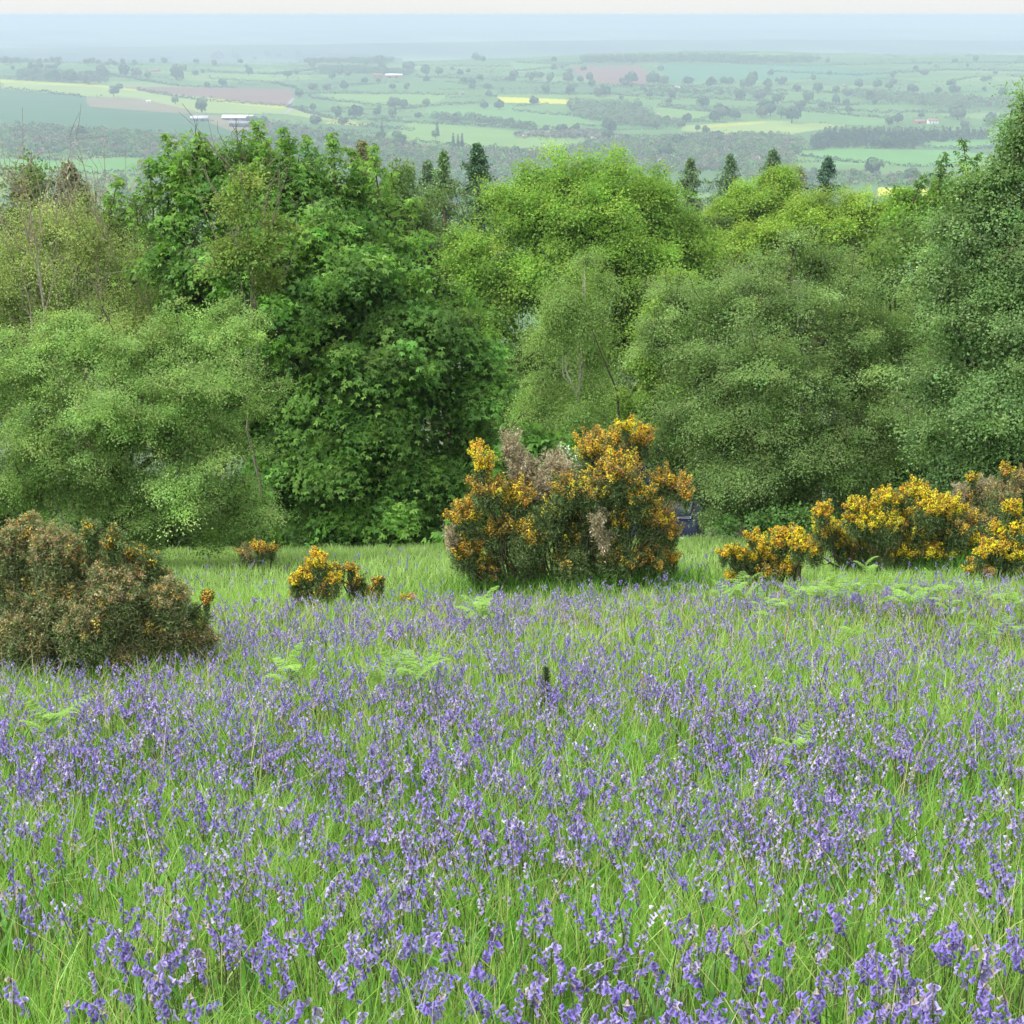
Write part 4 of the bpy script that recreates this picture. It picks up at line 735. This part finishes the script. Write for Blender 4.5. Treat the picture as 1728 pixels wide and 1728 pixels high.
# ================================================================== MEADOW: grass, bluebells, ferns
print('meadow')
def vnoise(x, y, s, seed=0):
    x = x / s + seed * 17.3; y = y / s + seed * 7.7
    xi, yi = np.floor(x), np.floor(y); fx, fy = x - xi, y - yi; fx = fx * fx * (3 - 2 * fx); fy = fy * fy * (3 - 2 * fy)
    h = lambda a, b: np.modf(np.abs(np.sin(a * 127.1 + b * 311.7 + seed) * 43758.5453))[0]
    return (h(xi, yi) * (1 - fx) + h(xi + 1, yi) * fx) * (1 - fy) + (h(xi, yi + 1) * (1 - fx) + h(xi + 1, yi + 1) * fx) * fy
def scatter(y0, y1, dens, power=1.0):
    """random points on the slope inside the widened field of view"""
    area = .40 * (y1 * y1 - y0 * y0) + 2.0 * (y1 - y0); n = int(area * dens)
    y = np.sqrt(R.uniform(y0 * y0, y1 * y1, n)); x = R.uniform(-1, 1, n) * (.40 * y + 1.0); return x, y
def blades(x, y, hgt, wid, tint, lean=.35, steps=3):
    n = len(x); z = height(x, y); a = R.uniform(0, 6.28, n); f = R.uniform(0, 6.28, n)
    b = np.stack([x, y, z - .01], 1); ld = np.stack([np.cos(a), np.sin(a), 0 * a], 1); sd_ = np.stack([np.cos(f), np.sin(f), 0 * f], 1)
    ln_ = np.abs(R.normal(0, lean, n)) + .05
    lv = []
    for k in range(steps):
        t_ = k / (steps - 1); c = b + ld * (hgt * ln_ * t_ ** 2)[:, None] + UP * (hgt * (t_ - .22 * ln_ * t_ ** 2))[:, None]; w_ = (wid * (1 - .85 * t_ ** 1.6) * .5)[:, None]
        lv += [c - sd_ * w_, c + sd_ * w_]
    V = np.stack(lv, 1); Q = []
    base = np.arange(n)[:, None] * (2 * steps)
    for k in range(steps - 1): Q.append(base + np.array([2 * k, 2 * k + 1, 2 * k + 3, 2 * k + 2]))
    Q = np.stack(Q, 1).reshape(-1, 4)
    return quads(V, Q, np.repeat(tint, steps - 1, axis=0))
GR = np.array([(.23, .43, .075), (.29, .49, .11), (.17, .34, .06), (.38, .52, .20), (.50, .51, .30)])
def grass_tint(x, y, far_pale=0.0):
    n = len(x); v = vnoise(x, y, .9, 3); w_ = np.stack([np.full(n, .34), .15 + .35 * v, .12 + .3 * (1 - v), np.full(n, .10), np.full(n, .07)], 1); w_ /= w_.sum(1, keepdims=True)
    cs = w_.cumsum(1); i = (R.random((n, 1)) > cs).sum(1).clip(0, 4); c = GR[i]
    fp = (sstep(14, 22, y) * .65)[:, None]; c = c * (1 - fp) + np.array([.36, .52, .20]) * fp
    return np.clip(c * np.array([.98, .97, .95]) * np.exp(R.normal(0, .16, (n, 1))), .005, .9)
lay = []
for y0, y1, dn, hh, ww in ((2.6, 6, 2600, .20, .0048), (6, 11, 1500, .19, .006), (11, 18, 620, .17, .009), (18, 30, 420, .12, .011)):
    x, y = scatter(y0, y1, dn); tuft = vnoise(x, y, .35, 1); big = vnoise(x, y, 1.7, 2)
    k = R.random(len(x)) < .45 + .6 * tuft; x, y, tuft, big = x[k], y[k], tuft[k], big[k]
    h_ = hh * 1.15 * (.45 + .7 * tuft + .35 * big) * R.uniform(.5, 1.25, len(x)); lay.append(blades(x, y, h_, ww * R.uniform(.6, 1.4, len(x)), grass_tint(x, y), .42))
x, y = scatter(2.6, 15, 60); h_ = R.uniform(.24, .42, len(x)); lay.append(blades(x, y, h_, .0032 * (1 + y * .06), tints((.42, .40, .22), len(x), .2), .55, 4))   # dry bents
x, y = scatter(2.6, 8, 150); lay.append(blades(x, y, R.uniform(.14, .26, len(x)), R.uniform(.012, .02, len(x)), tints((.10, .25, .04), len(x), .2), .8, 4))         # broad bluebell leaves
tag(obj('grass', join(lay), 'grass'), 'tall fresh green meadow grass covering the slope', 'grass', None, 'stuff')
# lusher grass around the gorse feet
lay = []
for (a, b, r_, n) in ((880, 1000, 1.0, 1500), (1000, 1000, 1.2, 2600), (1090, 990, .8, 1500), (130, 1150, 1.2, 1500), (1500, 965, .8, 900), (1640, 960, .9, 1600), (1660, 930, .8, 1500)):
    g = ground(a, b); x = g[0] + R.normal(0, r_ * .45, n); y = g[1] + R.normal(-.1, .28, n); lay.append(blades(x, y, R.uniform(.15, .38, n), R.uniform(.006, .012, n), tints((.08, .22, .025), n, .2), .5, 4))
tag(obj('grass', join(lay), 'grass'), 'lush long grass ringing the feet of the gorse bushes', 'grass', None, 'stuff')

VI = np.array([(.20, .155, .46), (.25, .20, .51), (.31, .265, .53), (.37, .33, .53), (.38, .34, .41)])
def bell_geo(P, ax, L, W_, col, sides=6, rings=(0, .3, .7, .9, 1.0), rad_=(.4, .85, .72, 1.1, 1.75)):
    """a nodding flared tube flower"""
    ax = ax / np.linalg.norm(ax); s = np.cross(ax, [0.31, .93, .2]); s /= np.linalg.norm(s); u = np.cross(s, ax); a = np.arange(sides) / sides * 2 * math.pi
    V = []
    for t_, r_ in zip(rings, rad_):
        r2 = np.full(sides, r_ * W_ * .5)
        if t_ == 1.0 and sides == 6: pass
        V.append(P + ax * L * t_ + (np.cos(a) * r2)[:, None] * s + (np.sin(a) * r2)[:, None] * u)
    V = np.concatenate(V); n = sides; Q = [(i * n + j, i * n + (j + 1) % n, (i + 1) * n + (j + 1) % n, (i + 1) * n + j) for i in range(len(rings) - 1) for j in range(n)]
    T = np.tile(col, (len(Q), 1)); T[-n:] = np.clip(T[-n:] * 1.15, 0, .6)
    return quads(V, Q, T)
def bluebell(detail, seed):
    rr = np.random.default_rng(seed); h_ = rr.uniform(.22, .34); lean = rr.uniform(.0, .06)
    t_ = np.linspace(0, 1, 7); pts = np.stack([lean * t_ ** 2 + .022 * np.clip(t_ - .8, 0, 1) * 5 * t_, 0 * t_, h_ * (t_ - .10 * np.clip(t_ - .75, 0, 1) ** 1.2 * 4)], 1)
    stem = tube(pts, np.linspace(.0022, .0011, 7), (.10, .13, .055), 4 if detail else 3, .1)
    if not detail: stem = tube(pts[[0, 3, 6]], [.0024, .002, .0012], (.13, .15, .08), 3, .1)
    nb = rr.integers(10, 17) if detail else rr.integers(6, 10); B = []; base = VI[rr.choice(5, p=[.30, .32, .2, .12, .06])]
    for k in range(nb):
        f = 1 - k / nb * .30; i = f * 6; j = min(5, int(i)); p = pts[j] * (1 - (i - j)) + pts[j + 1] * (i - j)
        an = rr.normal(0, 1.0) + (k % 2) * .5; o = np.array([math.cos(an), math.sin(an), 0]); L = rr.uniform(.013, .019); st = p + o * rr.uniform(.004, .011) + np.array([0, 0, .002])
        ax = np.array([o[0] * .55, o[1] * .55, -.8 + .25 * (k > nb - 3)]) + rr.normal(0, .15, 3); c = np.clip(base * math.exp(rr.normal(0, .18)), 0, .9)
        if rr.random() < .08: c = np.array([.36, .32, .27]) * rr.uniform(.7, 1.1)
        if detail: B.append(bell_geo(st, ax, L, .0084, c))
        else: B.append(bell_geo(st, ax, L * .98, .0098, c, 4, (0, .7, 1), (.5, .8, 1.5)))
    return stem, join(B)
def replicate(variants, x, y, scale, z=None):
    n = len(x); z = height(x, y) - .01 if z is None else z; vi = R.integers(len(variants), size=n); out = []
    for v, (V, Q, T) in enumerate(variants):
        i = np.where(vi == v)[0]
        if len(i) == 0: continue
        a = R.uniform(0, 6.28, len(i)); ca, sa = np.cos(a)[:, None], np.sin(a)[:, None]; s = scale[i][:, None]
        W_ = np.stack([(V[None, :, 0] * ca - V[None, :, 1] * sa) * s + x[i][:, None], (V[None, :, 0] * sa + V[None, :, 1] * ca) * s + y[i][:, None], V[None, :, 2] * s + z[i][:, None]], -1)
        QQ = Q[None] + (np.arange(len(i)) * len(V))[:, None, None]; TT = np.tile(T, (len(i), 1)) * np.repeat(np.exp(R.normal(0, .12, (len(i), 1))), len(T), 0)
        out.append((W_.reshape(-1, 3).astype(np.float32), QQ.reshape(-1, 4), np.clip(TT, 0, .9).astype(np.float32)))
    return join(out)
def bb_density(x, y):
    px_, py_ = project(x, y, height(x, y))
    zone = sstep(1005, 1075, py_ + (px_ - 864) * .035 + 26 * (vnoise(x, y, 1.3, 8) - .5))            # the drift starts below the gorse
    zone = np.maximum(zone, .10 * sstep(940, 960, py_) ) 
    patch = .42 + .8 * sstep(.30, .62, .6 * vnoise(x, y, .75, 4) + .4 * vnoise(x, y, 2.1, 5))
    patch = patch * (1 - .6 * sstep(.55, .72, vnoise(x, y, 1.15, 9)))
    patch = patch * (1 + .45 * sstep(900, 1500, px_) * sstep(1250, 1450, py_)) * (.8 + .5 * vnoise(x, y, .45, 12))
    px2 = (px_ - 150) / 170; py2 = (py_ - 1140) / 45; bush = np.exp(-(px2 ** 2 + py2 ** 2) * 1.2)
    return np.clip(zone * patch * (1 - bush), 0, 1)
# individual bluebells nearest the viewer
x, y = scatter(3.0, 6.0, 190); pz, qz = project(x, y, height(x, y) + .2); k = (R.random(len(x)) < bb_density(x, y)) & (np.abs(pz - 864) < 880)
x, y = x[k], y[k]; o_ = np.argsort(y); keep, rest = o_[:300], o_[300:]; y_near = y[keep].max(); print('300 bluebells to', y_near)
hero = []
for s in range(12):
    st, bl = bluebell(True, 100 + s); hero.append((mesh('stem', st, 'stem'), mesh('flower_head', bl, 'bell', True)))
for i in keep:
    v = hero[R.integers(12)]; s = R.uniform(.75, 1.1)
    e = empty('bluebell', (x[i], y[i], float(height(x[i], y[i])) - .01), 'nodding violet bluebell on a thin stem in the nearest grass of the slope', 'flower', 'nearest bluebells in the foreground grass')
    e.scale = (s, s, s); e.rotation_euler = (R.normal(0, .06), R.normal(0, .06), R.uniform(0, 6.28))
    for nm, me in (('stem', v[0]), ('flower_head', v[1])):
        o = bpy.data.objects.new(nm, me); C.objects.link(o); o.parent = e
lowv = []
for s in range(16):
    st, bl = bluebell(False, 300 + s); st = (st[0], st[1], st[2]); lowv.append(join([st, bl]))
xs, ys = [x[rest]], [y[rest]]
for y0, y1, dn in ((6.0, 9, 200), (9, 16, 140), (16, 27, 45)):
    a, b = scatter(y0, y1, dn); k = R.random(len(a)) < bb_density(a, b); xs.append(a[k]); ys.append(b[k])
a, b = scatter(3.0, 6.0, 190); pz, _ = project(a, b, height(a, b)); k = (R.random(len(a)) < bb_density(a, b)) & (np.abs(pz - 864) >= 880); xs.append(a[k]); ys.append(b[k])
X3, Y3 = np.concatenate(xs), np.concatenate(ys); print('bluebells', len(X3))
tag(obj('bluebell_drift', replicate(lowv, X3, Y3, R.uniform(.75, 1.1, len(X3))), 'bell'), 'dense drift of violet bluebells spreading up to the gorse', 'bluebells', None, 'stuff')

# bracken -----------------------------------------------------------
def bracken(seed, height_=.5, nf=5):
    rr = np.random.default_rng(seed); pts = np.array([(0, 0, 0), (.01, 0, height_ * .4), (.015, .01, height_ * .75), (.03, 0, height_)]); stem = tube(pts, [.005, .0045, .003, .0015], (.20, .28, .07), 5, .1); fr = []
    for k in range(nf):
        f = .45 + .55 * (k + 1) / nf; p = np.array([.015, 0, height_ * min(f, 1)]); an = k * 2.6 + rr.normal(0, .4); o = np.array([math.cos(an), math.sin(an), 0]); L = height_ * rr.uniform(.45, .75) * (1.15 - .6 * (k / nf)); up = rr.uniform(.8, 1.7)
        m_ = 11; tt = np.linspace(.05, 1, m_); rp = p + o * (L * tt)[:, None] + UP * (L * (up * tt - .62 * tt ** 2))[:, None]; sd_ = np.cross(o, UP)
        col = np.array([.23, .38, .085]) * rr.uniform(.85, 1.2); parts = [tube(rp[::2], np.linspace(.0025, .001, len(rp[::2])), col, 3, .05)]
        c_, a_, l_ = [], [], []
        for q in range(m_):
            pl = L * .42 * (1 - tt[q]) ** .8 * (1 if q > 0 else .85) + .012
            for s_ in (-1, 1):
                pd = sd_ * s_ * .9 + o * .35 + UP * rr.normal(-.05, .12); nP = max(3, int(pl / .009))
                for z_ in range(nP):
                    fz = (z_ + .5) / nP; base = rp[q] + pd * pl * fz; wl = .020 * (1 - fz) ** .6 * (pl / (L * .42) * .5 + .5) + .004
                    for g_ in (-1, 1): dirp = o * g_ * .8 + pd * .45; c_.append(base + dirp * wl * .5); a_.append(dirp); l_.append(wl * 1.5)
        c_ = np.array(c_); n = len(c_); parts.append(leaves(c_, np.array(a_), np.tile(UP, (n, 1)) + rr.normal(0, .25, (n, 3)), np.array(l_), .0095, tints(col, n, .12), .05))
        fr.append(join(parts))
    return stem, fr
BV = []
for s in range(5):
    st, fr = bracken(40 + s, .5, [5, 4, 6, 3, 5][s]); BV.append((mesh('stem', st, 'stem'), [mesh('frond', f, 'fern') for f in fr]))
def fern(px_, py_, hpx, label='young yellow-green bracken frond plant among the bluebells before the gorse', group='young bracken plants on the slope'):
    g = ground(px_, py_); s = hpx / F_PX * depth(g) / .5; v = BV[R.integers(5)]
    e = empty('bracken_fern', g - UP * .01, label, 'fern', group); e.scale = (s, s, s); e.rotation_euler = (R.normal(0, .08), R.normal(0, .08), R.uniform(0, 6.28))
    for nm, me in [('stem', v[0])] + [('frond', f) for f in v[1]]:
        o = bpy.data.objects.new(nm, me); C.objects.link(o); o.parent = e
fern(818, 1085, 78, 'bushiest bracken standing just in front of the large gorse'); fern(805, 1080, 66, 'smaller bracken leaning on the bushiest one before the large gorse')
fern(497, 1190, 85, 'bracken with drooping yellow-green fronds right of the brown gorse'); fern(96, 1290, 95, 'bracken below the brown gorse on the left')
fern(690, 1215, 100, 'tall slim-stemmed bracken left of the gorse seedling'); fern(712, 1200, 85, 'second bracken stem beside the tall slim-stemmed one')
fern(1335, 1320, 80, 'low pale bracken patch deep in the bluebells, right of the seedling'); fern(640, 1185, 60, 'short bracken left of the tall slim-stemmed one')
for a, b, hgt in [(1150, 1010, 55), (1175, 1030, 65), (1215, 1035, 75), (1245, 1050, 80), (1285, 1060, 85), (1310, 1070, 90), (1350, 1050, 80), (1390, 1040, 90), (1420, 1055, 110), (1440, 1030, 100), (1480, 1050, 110), (1510, 1040, 120), (1530, 1070, 100), (1550, 1045, 110), (1590, 1060, 95), (1620, 1070, 90), (1650, 1050, 85), (1680, 1090, 95), (1700, 1060, 90), (1720, 1110, 100),
                  (1260, 1010, 60), (1330, 1015, 60), (1230, 1000, 50), (1400, 1000, 70), (1460, 1000, 75), (1570, 1010, 75), (1620, 1015, 60), (1690, 1020, 60), (1080, 1060, 50), (1040, 1050, 45), (980, 1060, 50), (940, 1040, 40), (890, 1050, 45), (1120, 1080, 55), (1660, 1130, 90), (1440, 1110, 70), (1380, 1130, 60), (1210, 1090, 55),
                  (580, 1140, 45), (540, 1160, 55), (430, 1160, 50), (620, 1150, 50), (760, 1150, 45), (870, 1120, 40), (1500, 1240, 60), (40, 1260, 50), (175, 1340, 70), (1560, 1160, 60)]:
    fern(a, b, hgt * R.uniform(.42, .78))
# dry stalks
def stalk(px_, py_, hpx, colr, label, lean=0.1):
    g = ground(px_, py_); h_ = hpx / F_PX * depth(g); p = curve_pts((0, 0, 0), (lean * h_, 0, h_), 6, 0, .012); geo = [tube(p, np.linspace(.006, .002, 6), colr, 5)]
    for k in range(3): s_ = p[3 + k % 3]; geo.append(tube(curve_pts(s_, s_ + [R.normal(0, .06), R.normal(0, .04), .05], 3, .05), [.002, .0015, .001], colr, 3))
    o = obj('dry_stalk', join(geo), 'bark'); o.location = g; tag(o, label, 'plant', 'dead stalks in the meadow')
stalk(1090, 1215, 90, (.40, .16, .09), 'thin reddish dead stalk right of the seedling', -.12); stalk(1322, 1000 + 60, 70, (.35, .2, .12), 'reddish dead stalk beside the nearest yellow gorse', -.1)
stalk(1625, 900, 160, (.32, .27, .2), 'tall pale bare stick rising above the brown gorse on the right', -.25); stalk(1320, 1110, 90, (.42, .2, .1), 'brown dead stalk among the bracken below the yellow gorse', .1)
stalk(1300, 1700, 170, (.42, .38, .26), 'pale dry stem leaning in the nearest bluebells right of centre', -.35)
print('done')
